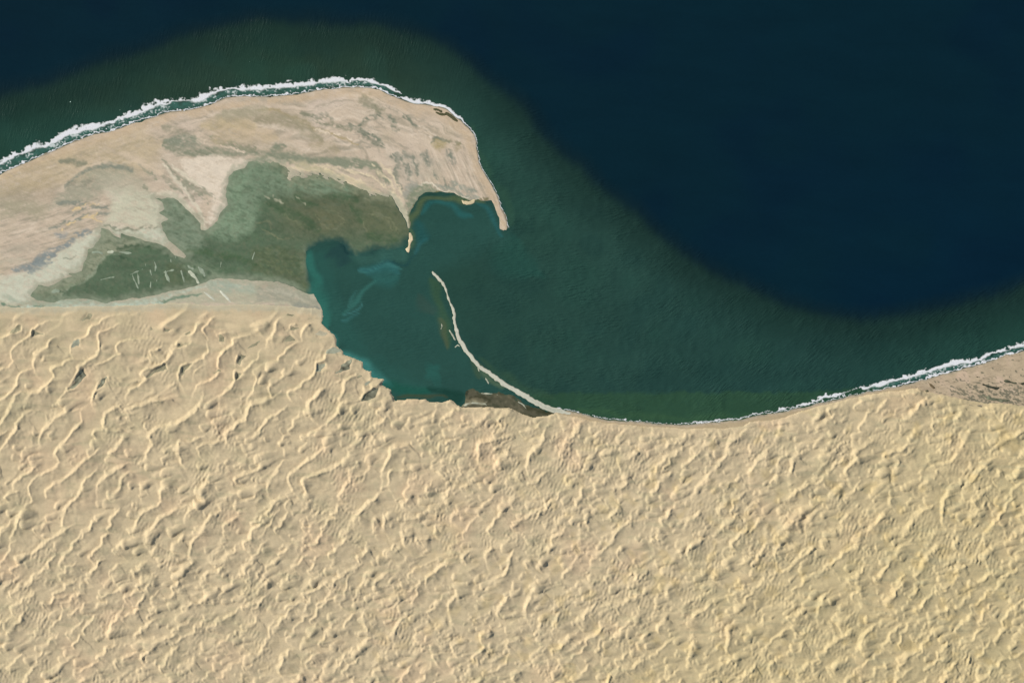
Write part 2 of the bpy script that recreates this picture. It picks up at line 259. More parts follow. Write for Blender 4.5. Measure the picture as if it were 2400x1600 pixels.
    h = h + np.cos(np.angle(z)) * np.abs(z) * sm(.6, 1.3, soft(H, W, 52, 50, 90, R(-40)) + .35 * m) * 4.0 * np.clip(quiet + .35 * calm_, 0, 1)
    h = h + soft(H, W, 61, 100, 14, R(4)) * 4.0 + soft(H, W, 63, 60, 26, R(-10)) * 5.0 + soft(H, W, 62, 30, 6, R(4)) * .45
    out = np.zeros((GH, GW)); out[oy:] = h
    return out, Cv
HD, _ = make_dunes()
pan_m = np.zeros((GH, GW)); 
PAN_S = []
for P in PANS:
    i0, i1, j0, j1 = grid_win(gx, gy, min(p[0] for p in P) - 12, min(p[1] for p in P) - 12, max(p[0] for p in P) + 12, max(p[1] for p in P) + 12)
    s = polysdf(P, gx[j0:j1], gy[i0:i1], 12., WX[i0:i1, j0:j1], WY[i0:i1, j0:j1])
    pan_m[i0:i1, j0:j1] = np.maximum(pan_m[i0:i1, j0:j1], sm(-4.5, 3.0, s)); PAN_S.append((i0, i1, j0, j1, s))
print('dunes', time.time() - T0)

# ------------------------------------------------------------------ distance fields of the land pieces
S_SPIT = sdf(SPIT); S_LAG = sdf(LAGOON); S_LAG = S_LAG + (soft(GH, GW, 918, 20, 3.5, R(26)) * 2.6 + soft(GH, GW, 919, 8) * 1.6) * sm(560, 660, PX) * sm(500, 440, PY); S_DUNE = sdf(DUNES, 80, .7); S_BEACH = sdf(BEACH); S_GRAV = sdf(GRAVEL, 30, 2.2); S_MUD = sdf(MUD, 30, 2.6)
S_SHELF = polysdf(SHELF, gx, gy, 140., PX + soft(GH, GW, 905, 90) * 4, PY + soft(GH, GW, 907, 90) * 4)
COAST = np.full((GH, GW), 60.)
for k_ in range(len(OUTER) - 1):
    a_, b_ = OUTER[k_], OUTER[k_ + 1]; i0, i1, j0, j1 = grid_win(gx, gy, min(a_[0], b_[0]) - 60, min(a_[1], b_[1]) - 60, max(a_[0], b_[0]) + 60, max(a_[1], b_[1]) + 60)
    COAST[i0:i1, j0:j1] = np.minimum(COAST[i0:i1, j0:j1], segdist(PX[i0:i1, j0:j1], PY[i0:i1, j0:j1], a_, b_)[0])
def bar_sdf(X, Y, B):
    P = catmull(B, 5); D = np.full(X.shape, -1e9)
    for k in range(len(P) - 1):
        d, t, qx, qy = segdist(X, Y, P[k][:2], P[k + 1][:2]); D = np.maximum(D, (P[k][2] * (1 - t) + P[k + 1][2] * t) * .42 - d)
    return D
print('sdf', time.time() - T0)

# ------------------------------------------------------------------ colour survey: what the ground and the water are made of
SX = PX + soft(GH, GW, 911, 22) * 2.2 + soft(GH, GW, 912, 7) * 1.3; SY = PY + soft(GH, GW, 913, 22) * 1.8 + soft(GH, GW, 914, 7) * 1.2
SXW = PX + soft(GH, GW, 921, 40) * 5; SYW = PY + soft(GH, GW, 922, 40) * 5
SF = soft(GH, GW, 915, 22, 3.5, R(20)) * .7 + soft(GH, GW, 916, 5) * .6 + soft(GH, GW, 917, 18, 8, R(-15)) * .5
class Canvas:
    def __init__(s, base, smooth=False):
        s.k = 1.0 if smooth else 1.25; s.c = np.ones((GH, GW, 3)) * lin(base); s.sx, s.sy, s.sf = (SXW, SYW, SF * .3 + .5) if smooth else (SX, SY, SF)
    def mix(s, a, col):
        a = np.clip(a, 0, 1)[..., None]; s.c = s.c * (1 - a) + lin(col) * a
    def win(s, P, pad): return grid_win(gx, gy, min(p[0] for p in P) - pad, min(p[1] for p in P) - pad, max(p[0] for p in P) + pad, max(p[1] for p in P) + pad)
    def stroke(s, P, r, col, a=1., soft_=1., brk=0., seed=0):
        """a streak of sediment along P, half width r, fading over soft_*r; brk>0 breaks it up"""
        r = r * s.k; a = min(1, a * (1.12 if s.k > 1 else 1)); Q = catmull(P, 5); pad = r * (1 + soft_) + 8; i0, i1, j0, j1 = s.win(Q, pad)
        if i1 <= i0 or j1 <= j0: return
        X, Y = s.sx[i0:i1, j0:j1], s.sy[i0:i1, j0:j1]; D = np.full(X.shape, 1e9); T = np.zeros(X.shape); n = len(Q) - 1
        for k in range(n):
            d, t, _, _ = segdist(X, Y, Q[k], Q[k + 1]); g = d < D; D = np.where(g, d, D); T = np.where(g, (k + t) / n, T)
        rr = r * (.35 + .65 * np.sqrt(np.clip(4 * T * (1 - T), 0, 1)))
        m = sm(rr * (1 + soft_ * .6) + .5, rr * (1 - soft_ * .6) - .5, D)
        if brk: m = m * sm(brk - 1.3, brk - .2, BRK[(seed % 3)][i0:i1, j0:j1] + .3)
        m = (m * a * np.clip(.95 + .22 * s.sf[i0:i1, j0:j1], 0, 1.1))[..., None]; m = np.clip(m, 0, 1); s.c[i0:i1, j0:j1] = s.c[i0:i1, j0:j1] * (1 - m) + lin(col) * m
    def fill(s, P, col, a=1., f=3., brk=0., seed=0):
        i0, i1, j0, j1 = s.win(P, f + 8)
        d = polysdf(P, gx[j0:j1], gy[i0:i1], f + 4, SX[i0:i1, j0:j1], SY[i0:i1, j0:j1])
        m = sm(-f, f, d)
        if brk: m = m * sm(brk - 1.3, brk - .2, BRK[(seed % 3)][i0:i1, j0:j1] + .3)
        m = (m * a * np.clip(.95 + .22 * s.sf[i0:i1, j0:j1], 0, 1.1))[..., None]; m = np.clip(m, 0, 1); s.c[i0:i1, j0:j1] = s.c[i0:i1, j0:j1] * (1 - m) + lin(col) * m
BRK = [soft(GH, GW, 201, 16, 4, R(30)) * .7 + soft(GH, GW, 202, 6) * .5, soft(GH, GW, 203, 18, 4, R(-14)) * .7 + soft(GH, GW, 204, 6) * .5, soft(GH, GW, 205, 14, 4, R(68)) * .7 + soft(GH, GW, 206, 6) * .5]
N60 = soft(GH, GW, 211, 60); N25 = soft(GH, GW, 212, 25); N120 = soft(GH, GW, 213, 130); N8 = soft(GH, GW, 214, 8); N40h = soft(GH, GW, 215, 70, 18, R(-6))
# --- land
L = Canvas((197, 180, 157))
# streaky sediment, turning with the shore
th1 = soft(GH, GW, 221, 70, 6, R(26)); th2 = soft(GH, GW, 222, 60, 5, R(-16)); th3 = soft(GH, GW, 223, 60, 5, R(62)); fine1 = soft(GH, GW, 224, 24, 3, R(26)); fine2 = soft(GH, GW, 225, 24, 3, R(-16)); fine3 = soft(GH, GW, 226, 24, 3, R(66))
wl = sm(430, 250, PX); wr = sm(900, 1010, PX) * sm(300, 380, PY); wm = np.clip(1 - wl - wr, 0, 1)
Cd = np.full((GH // 4 + 2, GW // 4 + 2), 1e9); cX, cY = np.meshgrid(GX0 + 8. * np.arange(Cd.shape[1]), GY0 + 8. * np.arange(Cd.shape[0]))
CL_ = [(-260, 520)] + OUTER[:44]
for k_ in range(len(CL_) - 1): Cd = np.minimum(Cd, segdist(cX, cY, CL_[k_], CL_[k_ + 1])[0])
Cd = blur(Cd, 3); Cd = samp(Cd, (PY - GY0) / 8, (PX - GX0) / 8)
uu = (PX + 200 + .35 * PY) / CELL * .9; vv = (Cd + soft(GH, GW, 227, 60) * 6 + soft(GH, GW, 228, 20) * 2) / CELL
def along(seed, l, w): return samp(soft(GH, GW, seed, l, w), vv % (GH - 2), uu % (GW - 2))
ws_ = np.clip(1 - wr * 1.2, 0, 1); th1 = .75 * along(231, 110, 9) + .25 * th1 + .35 * along(234, 50, 16); fine1 = .85 * along(232, 40, 3.6) + .15 * fine1
stk = th1 * wm + (.7 * th1 + .4 * th2) * wl + (.7 * th3 + .3 * th1) * wr; fin = fine1 * wm + fine2 * wl + fine3 * wr
L.mix(sm(.5, 2.0, N60) * .35, (184, 170, 142)); L.mix(sm(.6, 2.2, -N60) * .5, (208, 192, 174))
L.mix(sm(.1, 1.7, stk) * .65, (160, 151, 130)); L.mix(sm(.3, 1.9, -stk) * .5, (216, 199, 176)); L.mix(sm(.3, 2.0, fin) * .5, (150, 143, 124)); L.mix(sm(.4, 2.0, -fin) * .45, (216, 202, 180))
G1 = (140, 138, 116); G2 = (118, 124, 106); G3 = (160, 155, 130); PK = (214, 196, 172); PB = (222, 208, 188); SG = (178, 182, 160)
def Z1(*v): return [(v[i] / 3.92, v[i + 1] / 3.92) for i in range(0, len(v), 2)]
def Z2(*v): return [(600 + v[i] / 3.92, v[i + 1] / 3.92) for i in range(0, len(v), 2)]
def Z3(*v): return [(v[i] / 3.92, 360 + v[i + 1] / 3.92) for i in range(0, len(v), 2)]
def Z4(*v): return [(600 + v[i] / 3.92, 360 + v[i + 1] / 3.92) for i in range(0, len(v), 2)]
# warm strip behind the outer beach
for q in (OUTER[:20], OUTER[19:]):
    L.stroke([(x + (0 if x < 1000 else -8), y + 12) for x, y in q[::3]], 9, (196, 174, 143), .6, 1.2)
rs_ = np.random.default_rng(8)
for k_ in range(46):
    d_ = rs_.uniform(16, 120); i_ = int(rs_.integers(0, 36)); n_ = int(rs_.integers(5, 11)); pts = []
    for q in range(i_, min(i_ + n_, 44)):
        a_, b_ = OUTER[max(0, q - 1)], OUTER[min(44, q + 1)]; tx, ty = b_[0] - a_[0], b_[1] - a_[1]; ln = math.hypot(tx, ty); dd = d_ * (1 + .25 * math.sin(k_ + q * .35)) + (q - i_) * rs_.uniform(1, 4)
        pts.append((OUTER[q][0] - ty / ln * dd, OUTER[q][1] + tx / ln * dd))
    L.stroke(pts, rs_.uniform(1.0, 3.6), (218, 202, 180) if k_ % 2 else (154, 147, 128), rs_.uniform(.35, .65), 1.3, rs_.uniform(-.3, .3), 0)
# left third
L.fill(Z3(-300, 300, 0, 280, 250, 230, 450, 200, 560, 230, 480, 420, 200, 470, 0, 440, -300, 460), (168, 154, 130), .6, 16); L.fill(Z3(-300, 380, 100, 300, 330, 290, 300, 400, -300, 480), (158, 150, 128), .5, 14)
L.fill(Z3(980, -40, 1300, -60, 1500, -40, 1660, 60, 1850, 330, 1600, 300, 1400, 250, 1200, 60), (188, 174, 152), .5, 12)
L.fill(Z2(-520, 1290, -300, 1240, 0, 1260, 300, 1350, 500, 1400, 900, 1470, 1150, 1540, 600, 1500, 200, 1460, -100, 1440, -400, 1440), (164, 154, 130), .45, 12)
L.fill(Z2(-420, 1090, -100, 1020, 150, 1000, 350, 1060, 500, 1170, 300, 1190, 0, 1130, -300, 1150), (172, 158, 132), .5, 10)
L.fill(Z4(1200, 0, 1500, 0, 1750, 60, 1700, 200, 1500, 260, 1380, 300, 1280, 180), (176, 168, 148), .45, 10)
L.fill(Z1(0, 1600, 500, 1430, 900, 1290, 1300, 1200, 1500, 1300, 1400, 1568, 600, 1700, 0, 1800), (188, 170, 132), .45, 14)
L.stroke(Z1(540, 1470, 650, 1480, 800, 1500), 6, G1, .9, 1.4); L.stroke(Z1(200, 1560, 420, 1540), 9, (176, 160, 132), .5, 1.6)
L.stroke(Z1(1480, 1160, 1600, 1190, 1800, 1270), 7, G1, .6, 1.2); L.stroke(Z1(1500, 1310, 1700, 1300, 1850, 1300), 12, (136, 140, 120), .8, .7)
L.stroke(Z1(1490, 1320, 1640, 1390, 1850, 1390, 2000, 1400, 2352, 1400), 9, (138, 140, 118), .85, .7); L.stroke(Z1(1920, 1270, 2100, 1320, 2200, 1350, 2352, 1370), 7, (144, 142, 118), .8, .8, .2, 0)
L.stroke(Z1(2030, 1330, 2150, 1380, 2250, 1400), 3, PK, .9, .8, .1); L.stroke(Z1(1790, 1290, 1850, 1290, 1950, 1330), 5, PK, .7, .8, .3)
L.stroke(Z1(2000, 1080, 2150, 1060, 2352, 1060), 10, (160, 154, 128), .5, 1.4); L.stroke(Z1(1850, 1180, 2100, 1150, 2352, 1160), 12, (190, 172, 134), .5, 1.4)
L.fill(Z3(440, 500, 620, 300, 850, 150, 1000, 110, 1180, 130, 1250, 170, 1000, 300, 900, 420, 600, 480), (158, 156, 134), .75, 9)
L.stroke(Z3(600, 300, 720, 200, 850, 140, 1000, 112, 1180, 130, 1230, 160), 4, (134, 138, 122), .8, .9); L.stroke(Z3(600, 300, 720, 290, 850, 240), 6, (136, 134, 116), .5, 1.2, .2, 1)
L.fill(Z3(0, 430, 250, 440, 440, 480, 400, 600, 200, 560, 0, 600), (160, 154, 128), .7, 12)
for v in ((500, 480, 620, 440, 760, 440), (640, 560, 800, 500, 980, 480), (680, 600, 850, 560, 1020, 540), (450, 690, 600, 640, 760, 600), (600, 460, 900, 470, 1000, 500)):
    L.stroke(Z3(*v), 3.2, (132, 136, 122), .75, .8, .35, 1)
for v in ((640, 520, 800, 470, 900, 450), (740, 600, 850, 590, 930, 630), (560, 700, 640, 640, 700, 620), (780, 580, 900, 550)):
    L.stroke(Z3(*v), 2.2, (222, 196, 146), .8, .8, .3, 1)
L.fill(Z3(980, 330, 1150, 300, 1400, 360, 1500, 460, 1460, 560, 1540, 600, 1470, 640, 1480, 700, 1300, 690, 1100, 640, 950, 640, 1000, 560, 1040, 440), (198, 196, 170), .8, 9)
L.fill(Z3(900, 210, 1100, 160, 1250, 190, 1400, 330, 1250, 360, 1000, 360), (180, 174, 150), .6, 12)
L.fill(Z3(930, 690, 800, 740, 620, 860, 450, 960, 250, 1080, 60, 1130, -100, 1150, -100, 1400, 280, 1340, 300, 1290, 340, 1220, 600, 1140, 640, 1090, 750, 1080, 800, 900, 880, 840), (199, 200, 177), .85, 6)
L.fill(Z3(950, 650, 1250, 690, 1480, 690, 1560, 800, 1500, 850, 1300, 790, 1100, 740), (196, 200, 176), .8, 5)
L.stroke(Z3(950, 650, 1100, 690, 1300, 690, 1470, 680), 2.4, (134, 134, 112), .7, .8, .2, 1); L.stroke(Z3(1040, 660, 1200, 700), 3.5, (122, 128, 108), .6, .8, .5, 1)
for v in ((840, 705, 760, 730, 680, 780, 600, 850), (620, 840, 480, 900, 380, 960, 300, 1010), (560, 740, 520, 760), (300, 1010, 220, 1050, 110, 1060), (480, 920, 340, 1000, 250, 1060), (460, 990, 300, 1060, 250, 1090)):
    L.stroke(Z3(*v), 6.5, (134, 142, 138), .75, .9, .25, 1)
L.stroke(Z3(500, 730, 560, 750, 620, 730), 5, (150, 154, 150), .5, 1.2)
L.stroke(Z3(0, 900, 200, 880, 350, 860), 8, (168, 160, 140), .5, 1.5); L.stroke(Z3(0, 1000, 150, 980, 260, 990), 5, (178, 172, 150), .5, 1.5)
L.stroke(Z3(570, 960, 640, 970, 700, 955), 1.4, (140, 142, 122), .7, .8)
# two sand streams and the pale pan between them
L.fill(Z3(1660, 60, 1850, 20, 2050, 20, 2280, 70, 2230, 140, 2110, 200, 2070, 300, 2080, 480, 1990, 600, 1940, 680, 1900, 640, 1960, 440, 1850, 330, 1700, 180), (220, 206, 184), .95, 4)
for v in ((1480, 30, 1600, 180, 1750, 300, 1920, 460), (1520, 100, 1650, 250, 1800, 420), (1500, 200, 1600, 300, 1700, 410), (1270, 90, 1400, 200, 1450, 260), (1290, 280, 1360, 340), (1700, 230, 1850, 340, 1960, 410)):
    L.stroke(Z3(*v), 4.2, (146, 146, 124), .75, .9, .15, 0)
for v in ((1480, 90, 1620, 240, 1760, 420, 1900, 650), (1580, 100, 1700, 200, 1850, 330), (1540, 330, 1700, 470, 1850, 640, 1880, 710), (1400, 360, 1560, 380, 1750, 560)):
    L.stroke(Z3(*v), 3.6, (212, 202, 178), .8, .9)
L.stroke(Z3(1100, 0, 1250, 60, 1450, 160, 1500, 200), 6, (206, 188, 162), .7, 1.2)
# body of the spit
L.stroke(Z2(400, 1040, 500, 1070, 650, 1130, 780, 1170, 880, 1200), 6, G1, .8, .9, .1, 0); L.stroke(Z2(500, 1070, 620, 1060, 700, 1100), 4, G2, .5, 1., .2)
L.stroke(Z2(0, 1010, 150, 1010, 300, 1060, 420, 1130, 560, 1190, 760, 1260, 950, 1330), 3, (168, 152, 116), .7, 1.)
L.stroke(Z2(0, 1100, 200, 1090, 360, 1130, 480, 1200, 600, 1290), 12, (154, 146, 120), .7, 1.1); L.stroke(Z2(-300, 1040, 0, 1010, 120, 1000), 8, (166, 158, 132), .6, 1.3)
L.stroke(Z2(960, 930, 1010, 900, 1060, 920), 9, (136, 134, 108), .6, 1.2, .1); L.stroke(Z2(1000, 950, 1080, 990, 1130, 1030, 1180, 1010), 6, (140, 138, 114), .7, 1.2)
for v in ((930, 1160, 1000, 1110, 1100, 1070, 1200, 1080, 1270, 1120, 1300, 1180), (1040, 1230, 980, 1190, 940, 1150), (960, 1180, 1040, 1280, 1130, 1340), (1060, 1230, 1120, 1290, 1190, 1360), (850, 1140, 950, 1220), (1350, 1060, 1400, 1090, 1500, 1165)):
    L.stroke(Z2(*v), 5.2, (124, 128, 110), .8, .9, .2, 0)
L.stroke(Z2(1250, 1150, 1280, 1200, 1310, 1210), 5, G2, .6, .9); L.fill(Z2(1620, 1280, 1680, 1260, 1750, 1290, 1740, 1350, 1690, 1380, 1640, 1370, 1610, 1330), (166, 152, 110), .8, 4); L.stroke(Z2(1610, 1320, 1640, 1270, 1700, 1265, 1760, 1310), 3, G2, .7, .9)
L.stroke(Z2(1740, 1290, 1820, 1320, 1900, 1330), 4, (140, 136, 110), .7, 1., .2, 0); L.stroke(Z2(1830, 1340, 1880, 1370), 8, (150, 140, 108), .6, 1.)
for v in ((1350, 1380, 1400, 1440, 1480, 1500), (1520, 1420, 1580, 1450, 1620, 1510), (1750, 1380, 1790, 1450, 1830, 1510), (1270, 1400, 1320, 1500), (1280, 1520, 1330, 1568), (1380, 1520, 1420, 1600), (1560, 1390, 1540, 1450)):
    L.stroke(Z2(*v), 6.5, (136, 138, 122), .65, 1.1, .15, 2)
L.stroke(Z2(500, 1330, 640, 1350, 760, 1390), 10, (164, 152, 122), .5, 1.3); L.stroke(Z2(-400, 1290, -200, 1230, 0, 1240, 200, 1260), 14, (194, 174, 140), .5, 1.4)
L.stroke(Z2(540, 1180, 660, 1230, 780, 1250, 900, 1300), 1.6, (222, 206, 182), .8, 1., .1, 0)
# dark bands running to the point
for v in ((0, 1400, 150, 1430, 300, 1450, 480, 1470, 620, 1480), (620, 1480, 800, 1480, 950, 1490, 1100, 1540, 1160, 1568), (150, 1370, 250, 1350), (-20, 1480, 120, 1490)):
    L.stroke(Z2(*v), 8, (134, 138, 116), .85, .8, .0, 0)
for v in ((300, 60, 420, 110, 560, 150, 700, 190), (640, 60, 820, 80, 1000, 90, 1130, 140, 1180, 230, 1230, 290), (700, 90, 850, 110, 980, 120)):
    L.stroke(Z4(*v), 5.5, (136, 140, 118), .85, .8, .1, 0)
for v in ((250, 100, 400, 150, 600, 170, 800, 250, 1000, 340), (500, 90, 700, 130, 900, 170, 1100, 220, 1230, 330), (560, 120, 760, 190, 1000, 260), (1050, 100, 1160, 180, 1260, 300, 1350, 440), (1150, 80, 1260, 200, 1380, 440)):
    L.stroke(Z4(*v), 2.6, (222, 206, 172), .7, .9, .1, 0)
L.fill(Z4(330, 60, 500, 90, 700, 150, 1000, 260, 1180, 380, 1000, 350, 760, 240, 500, 180, 380, 160), (214, 198, 160), .55, 5)
for v in ((1270, 120, 1290, 220, 1340, 320), (1320, 0, 1360, 100, 1380, 200), (1390, 100, 1420, 180, 1400, 260), (1440, 20, 1470, 120, 1480, 200), (1560, 20, 1590, 100), (1780, 10, 1800, 60), (1640, 160, 1660, 240), (1710, 200, 1740, 270, 1780, 310), (1240, 0, 1280, 60)):
    L.stroke(Z4(*v), 3.2, (128, 132, 116), .75, 1., .15, 2)
for v in ((1640, 290, 1720, 310, 1800, 320, 1900, 370), (1880, 300, 1960, 340, 2040, 360), (1780, 260, 1850, 290), (1860, 380, 1960, 400, 2060, 410)):
    L.stroke(Z4(*v), 4.5, (146, 150, 134), .7, 1., .2, 0)
L.stroke(Z4(1500, 290, 1600, 285, 1700, 330, 1830, 372, 1900, 400, 1960, 415), 1.3, (226, 216, 192), .9, .8)
# wet ground round the inner bay
L.fill(Z4(1370, 640, 1375, 430, 1430, 320, 1500, 280, 1600, 300, 1700, 345, 1830, 380, 1960, 425, 1880, 440, 1750, 400, 1600, 400, 1500, 430, 1440, 520, 1410, 640), (134, 140, 116), .95, 3)
L.stroke(Z4(1410, 700, 1420, 560, 1470, 470, 1540, 400, 1640, 365, 1760, 370, 1880, 405), 4, (104, 106, 70), .85, .9); L.stroke(Z4(1420, 600, 1450, 520, 1500, 440, 1570, 375), 1.6, (150, 142, 100), .7, .9, .1, 2)
L.stroke(Z4(1380, 420, 1400, 330, 1450, 290, 1500, 290), 8, (152, 154, 140), .6, 1.); L.stroke(Z4(1370, 560, 1380, 620, 1400, 690), 3, (176, 172, 144), .7, 1., .3, 2)
L.stroke(Z4(1250, 330, 1310, 430, 1360, 560, 1385, 660), 4.5, (206, 196, 168), .9, .8, -.2, 2); L.stroke(Z4(1150, 400, 1220, 430, 1290, 500), 5, (152, 164, 152), .6, 1.1)
L.stroke(Z4(2180, 470, 2210, 540, 2240, 620), 1.8, (140, 150, 130), .8, .9); L.stroke(Z4(2060, 430, 2160, 405), 3.2, (124, 118, 88), .8, .8, .1)
# flats by the dunes
L.fill([(-200, 700), (0, 705), (90, 706), (150, 706), (255, 712), (330, 701), (400, 690), (470, 675), (520, 660), (600, 664), (690, 680), (735, 692), (752, 722), (600, 712), (408, 710), (280, 716), (100, 720), (-200, 722)], (178, 176, 150), .8, 4)
L.fill(Z4(0, 1210, 200, 1215, 350, 1240, 450, 1300, 520, 1300, 580, 1380, 600, 1430, 350, 1400, 300, 1360, 0, 1370), (160, 158, 138), .85, 4)
for v in ((0, 1380, 100, 1390, 200, 1400), (0, 1385, 60, 1375), (1400, 1360, 1600, 1320, 1850, 1290), (520, 1350, 700, 1350, 900, 1360), (560, 1395, 400, 1390, 300, 1400)):
    L.stroke(Z3(*v), 2.6, (110, 134, 112), .75, .9, .0, 1)
for v in ((350, 1400, 600, 1360, 900, 1350, 1050, 1385, 1300, 1350, 1600, 1280, 1800, 1230, 1950, 1190), (0, 1430, 300, 1410, 700, 1400, 1100, 1400, 1500, 1350), (1900, 1200, 2050, 1190, 2200, 1210)):
    L.stroke(Z3(*v), 3.6, (186, 198, 178), .75, 1., -.1, 1)
L.fill(Z3(1850, 1180, 1980, 1160, 2100, 1170, 2352, 1190, 2352, 1280, 2100, 1280, 1900, 1260), (162, 172, 152), .7, 8); L.stroke(Z4(0, 1250, 200, 1260, 350, 1300, 460, 1380), 3, (182, 178, 156), .7, 1., .1, 0); L.stroke(Z4(350, 1400, 450, 1420, 580, 1420), 6, (140, 144, 130), .6, 1.)
L.stroke([(0, 690), (90, 712), (200, 706), (250, 712)], 4, (158, 170, 148), .5, 1.2, .1, 1)
# beach south of the bay and the gravel plain
L.mix(sm(2, 8, S_BEACH) * sm(2, -2, S_SPIT) * .9, (178, 160, 126)); L.mix(sm(0, -30, S_BEACH) * 0, (0, 0, 0))
g = sm(-2, 4, S_GRAV)
L.mix(g, (184, 166, 138)); L.mix(g * sm(.3, 1.6, N25), (198, 176, 150))
gs = soft(GH, GW, 231, 20, 4, R(12)) * .6 + soft(GH, GW, 232, 5, 3, R(12)) * .8
dens = sm(2130, 2330, PX) * sm(-48, 10, PY - (885 + (PX - 2150) * .18)) * 1.0
L.mix(g * sm(.9, 1.7, gs + dens * 1.5 - .3) * .8, (96, 98, 82))
L.mix(g * sm(.6, 1.9, soft(GH, GW, 233, 30, 3, R(-14))) * .4, (140, 126, 104))
L.mix(sm(-16, -1, S_LAG + N8 * 3 + N25 * 2) * .6, (158, 160, 136))
# wet sand at the waterline
W = sm(5.5, 1.0, COAST if False else np.abs(COAST)); L.mix(sm(3.6, .8, np.abs(COAST)) * .75, (112, 108, 88))
L.mix(sm(6.5, .5, S_BEACH) * (S_BEACH > -4) * (S_SPIT < 0) * (S_MUD < -6) * .7, (104, 104, 84))
# --- dunes: pale quartz sand, a little pinker or yellower from place to place
Dn = Canvas((202, 184, 149))
Dn.mix(sm(.4, 2.2, N60) * .5, (208, 182, 148)); Dn.mix(sm(.4, 2.2, -N60) * .5, (190, 177, 141))
Dn.mix(sm(1500, 2300, PX + 1.2 * (PY - 1200)) * .45, (194, 178, 126)); Dn.mix(sm(.5, 2, N25 + .3 * N120) * sm(900, 2000, PX + PY - 900) * .3, (198, 174, 116))
Dn.mix(sm(.7, 2.2, soft(GH, GW, 241, 40, 9, R(4))) * .35, (166, 160, 128)); Dn.mix(sm(.8, 2.2, soft(GH, GW, 242, 14, 10)) * .2, (160, 158, 128)); Dn.mix(sm(20, 0, S_DUNE) * sm(760, 740, PY) * .6, (186, 178, 150))
Dn.mix(sm(22, 0, S_DUNE + N8 * 3) * sm(745, 735, PY) * .85, (184, 178, 152)); Dn.mix(sm(14, 0, S_DUNE) * sm(1500, 1400, PX) * .2, (216, 196, 158))
# --- water of the lagoon
G = Canvas((91, 109, 85))
G.mix(sm(-.6, 1.6, N40h) * .35, (88, 112, 82)); G.mix(sm(.2, 2, -N40h) * .4, (68, 94, 68))
G.mix(sm(600, 720, PX) * sm(590, 520, PY) * .75, (100, 103, 78))
G.fill(Z3(2352, 60, 2260, 110, 2110, 200, 2070, 300, 2080, 480, 1990, 600, 1900, 720, 1950, 780, 2150, 800, 2300, 720, 2352, 600), (128, 148, 120), .95, 14)
G.fill(Z4(-20, 60, 150, 85, 300, 200, 480, 190, 700, 225, 900, 320, 850, 400, 600, 380, 350, 380, 100, 380, -60, 480, -120, 500), (122, 140, 114), .95, 16)
G.fill(Z3(1400, 400, 1580, 400, 1700, 500, 1850, 700, 1900, 850, 1750, 950, 1640, 880, 1500, 700, 1480, 500), (128, 142, 118), .9, 8)
G.fill(Z3(930, 690, 1000, 700, 1100, 780, 1250, 780, 1500, 850, 1400, 840, 1250, 850, 1000, 940, 900, 1020, 800, 1160, 650, 1200, 560, 1320, 300, 1300, 280, 1230, 700, 1080, 800, 900), (146, 150, 124), .95, 4)
G.stroke(Z3(560, 1330, 640, 1220, 780, 1170, 870, 1060, 960, 960, 1100, 930), 1.6, (150, 160, 134), .6, 1.); G.stroke(Z3(280, 1290, 400, 1290, 600, 1220, 760, 1150), 3, (128, 140, 112), .6, 1.)
G.stroke(Z3(1080, 880, 1250, 840, 1400, 850, 1550, 900, 1640, 960), 4, (62, 86, 62), .7, 1.); G.stroke(Z3(1090, 935, 1160, 965), 4, (56, 78, 58), .6, 1.)
G.fill(Z4(-20, 860, 150, 850, 400, 890, 455, 930, 480, 1080, 510, 1200, 530, 1290, 430, 1250, 300, 1180, 100, 1110, -60, 1100), (90, 102, 74), .8, 9)
rb = soft(GH, GW, 251, 9, 5, R(30)); G.mix(sm(590, 620, PX) * sm(575, 590, PY) * sm(.2, 1.6, rb) * .28, (122, 128, 92)); G.mix(sm(590, 620, PX) * sm(575, 590, PY) * sm(.2, 1.6, -rb) * .3, (70, 84, 58))
G.stroke([(70, 700), (150, 704), (255, 708), (330, 700), (400, 688), (480, 668), (560, 652), (640, 660), (700, 674)], 7, (124, 136, 112), .7, 1.5); G.fill(Z4(-60, 1090, 150, 1110, 330, 1180, 450, 1260, 530, 1290, 350, 1240, 0, 1200), (106, 122, 96), .7, 6)
for v, c in (((520, 520, 640, 500, 760, 560, 800, 640, 700, 700, 560, 690), (112, 112, 82)), ((960, 600, 1000, 520, 1120, 500, 1280, 560, 1340, 700, 1300, 790, 1180, 760, 1040, 740), (104, 112, 82)), ((260, 530, 400, 560, 420, 640, 300, 600), (108, 116, 86))):
    G.fill(Z4(*v), c, .5, 18)
for v in ((540, 560, 600, 640, 700, 690, 820, 640), (640, 520, 740, 540, 820, 620), (960, 560, 990, 680, 1060, 750, 1200, 760), (1080, 520, 1220, 600, 1320, 740), (280, 560, 330, 620, 460, 640), (0, 640, 100, 620, 160, 700), (60, 700, 180, 760, 340, 770), (1020, 540, 1160, 580, 1260, 700)):
    G.stroke(Z4(*v), 1.8, (126, 128, 98), .55, 1., .0, 0)
for v in ((360, 380, 420, 440, 560, 480), (860, 480, 930, 560, 960, 640), (100, 460, 260, 520, 420, 600, 560, 700), (1000, 750, 1100, 760, 1300, 800), (620, 400, 800, 400, 960, 430)):
    G.stroke(Z4(*v), 8, (68, 92, 64), .65, 1.3)
for v in ((130, 370, 190, 420, 250, 440), (380, 400, 440, 470), (70, 380, 110, 420), (20, 60, 60, 100), (780, 310, 820, 330), (160, 400, 230, 430)):
    G.stroke(Z4(*v), 2.2, (176, 176, 148), .75, .9, .2, 0)
G.stroke(Z3(2140, 650, 2160, 740, 2190, 810), 3, (130, 146, 118), .6, 1.2); G.stroke(Z3(1700, 900, 1900, 900, 2100, 940, 2352, 1010), 6, (72, 96, 66), .7, 1.3)
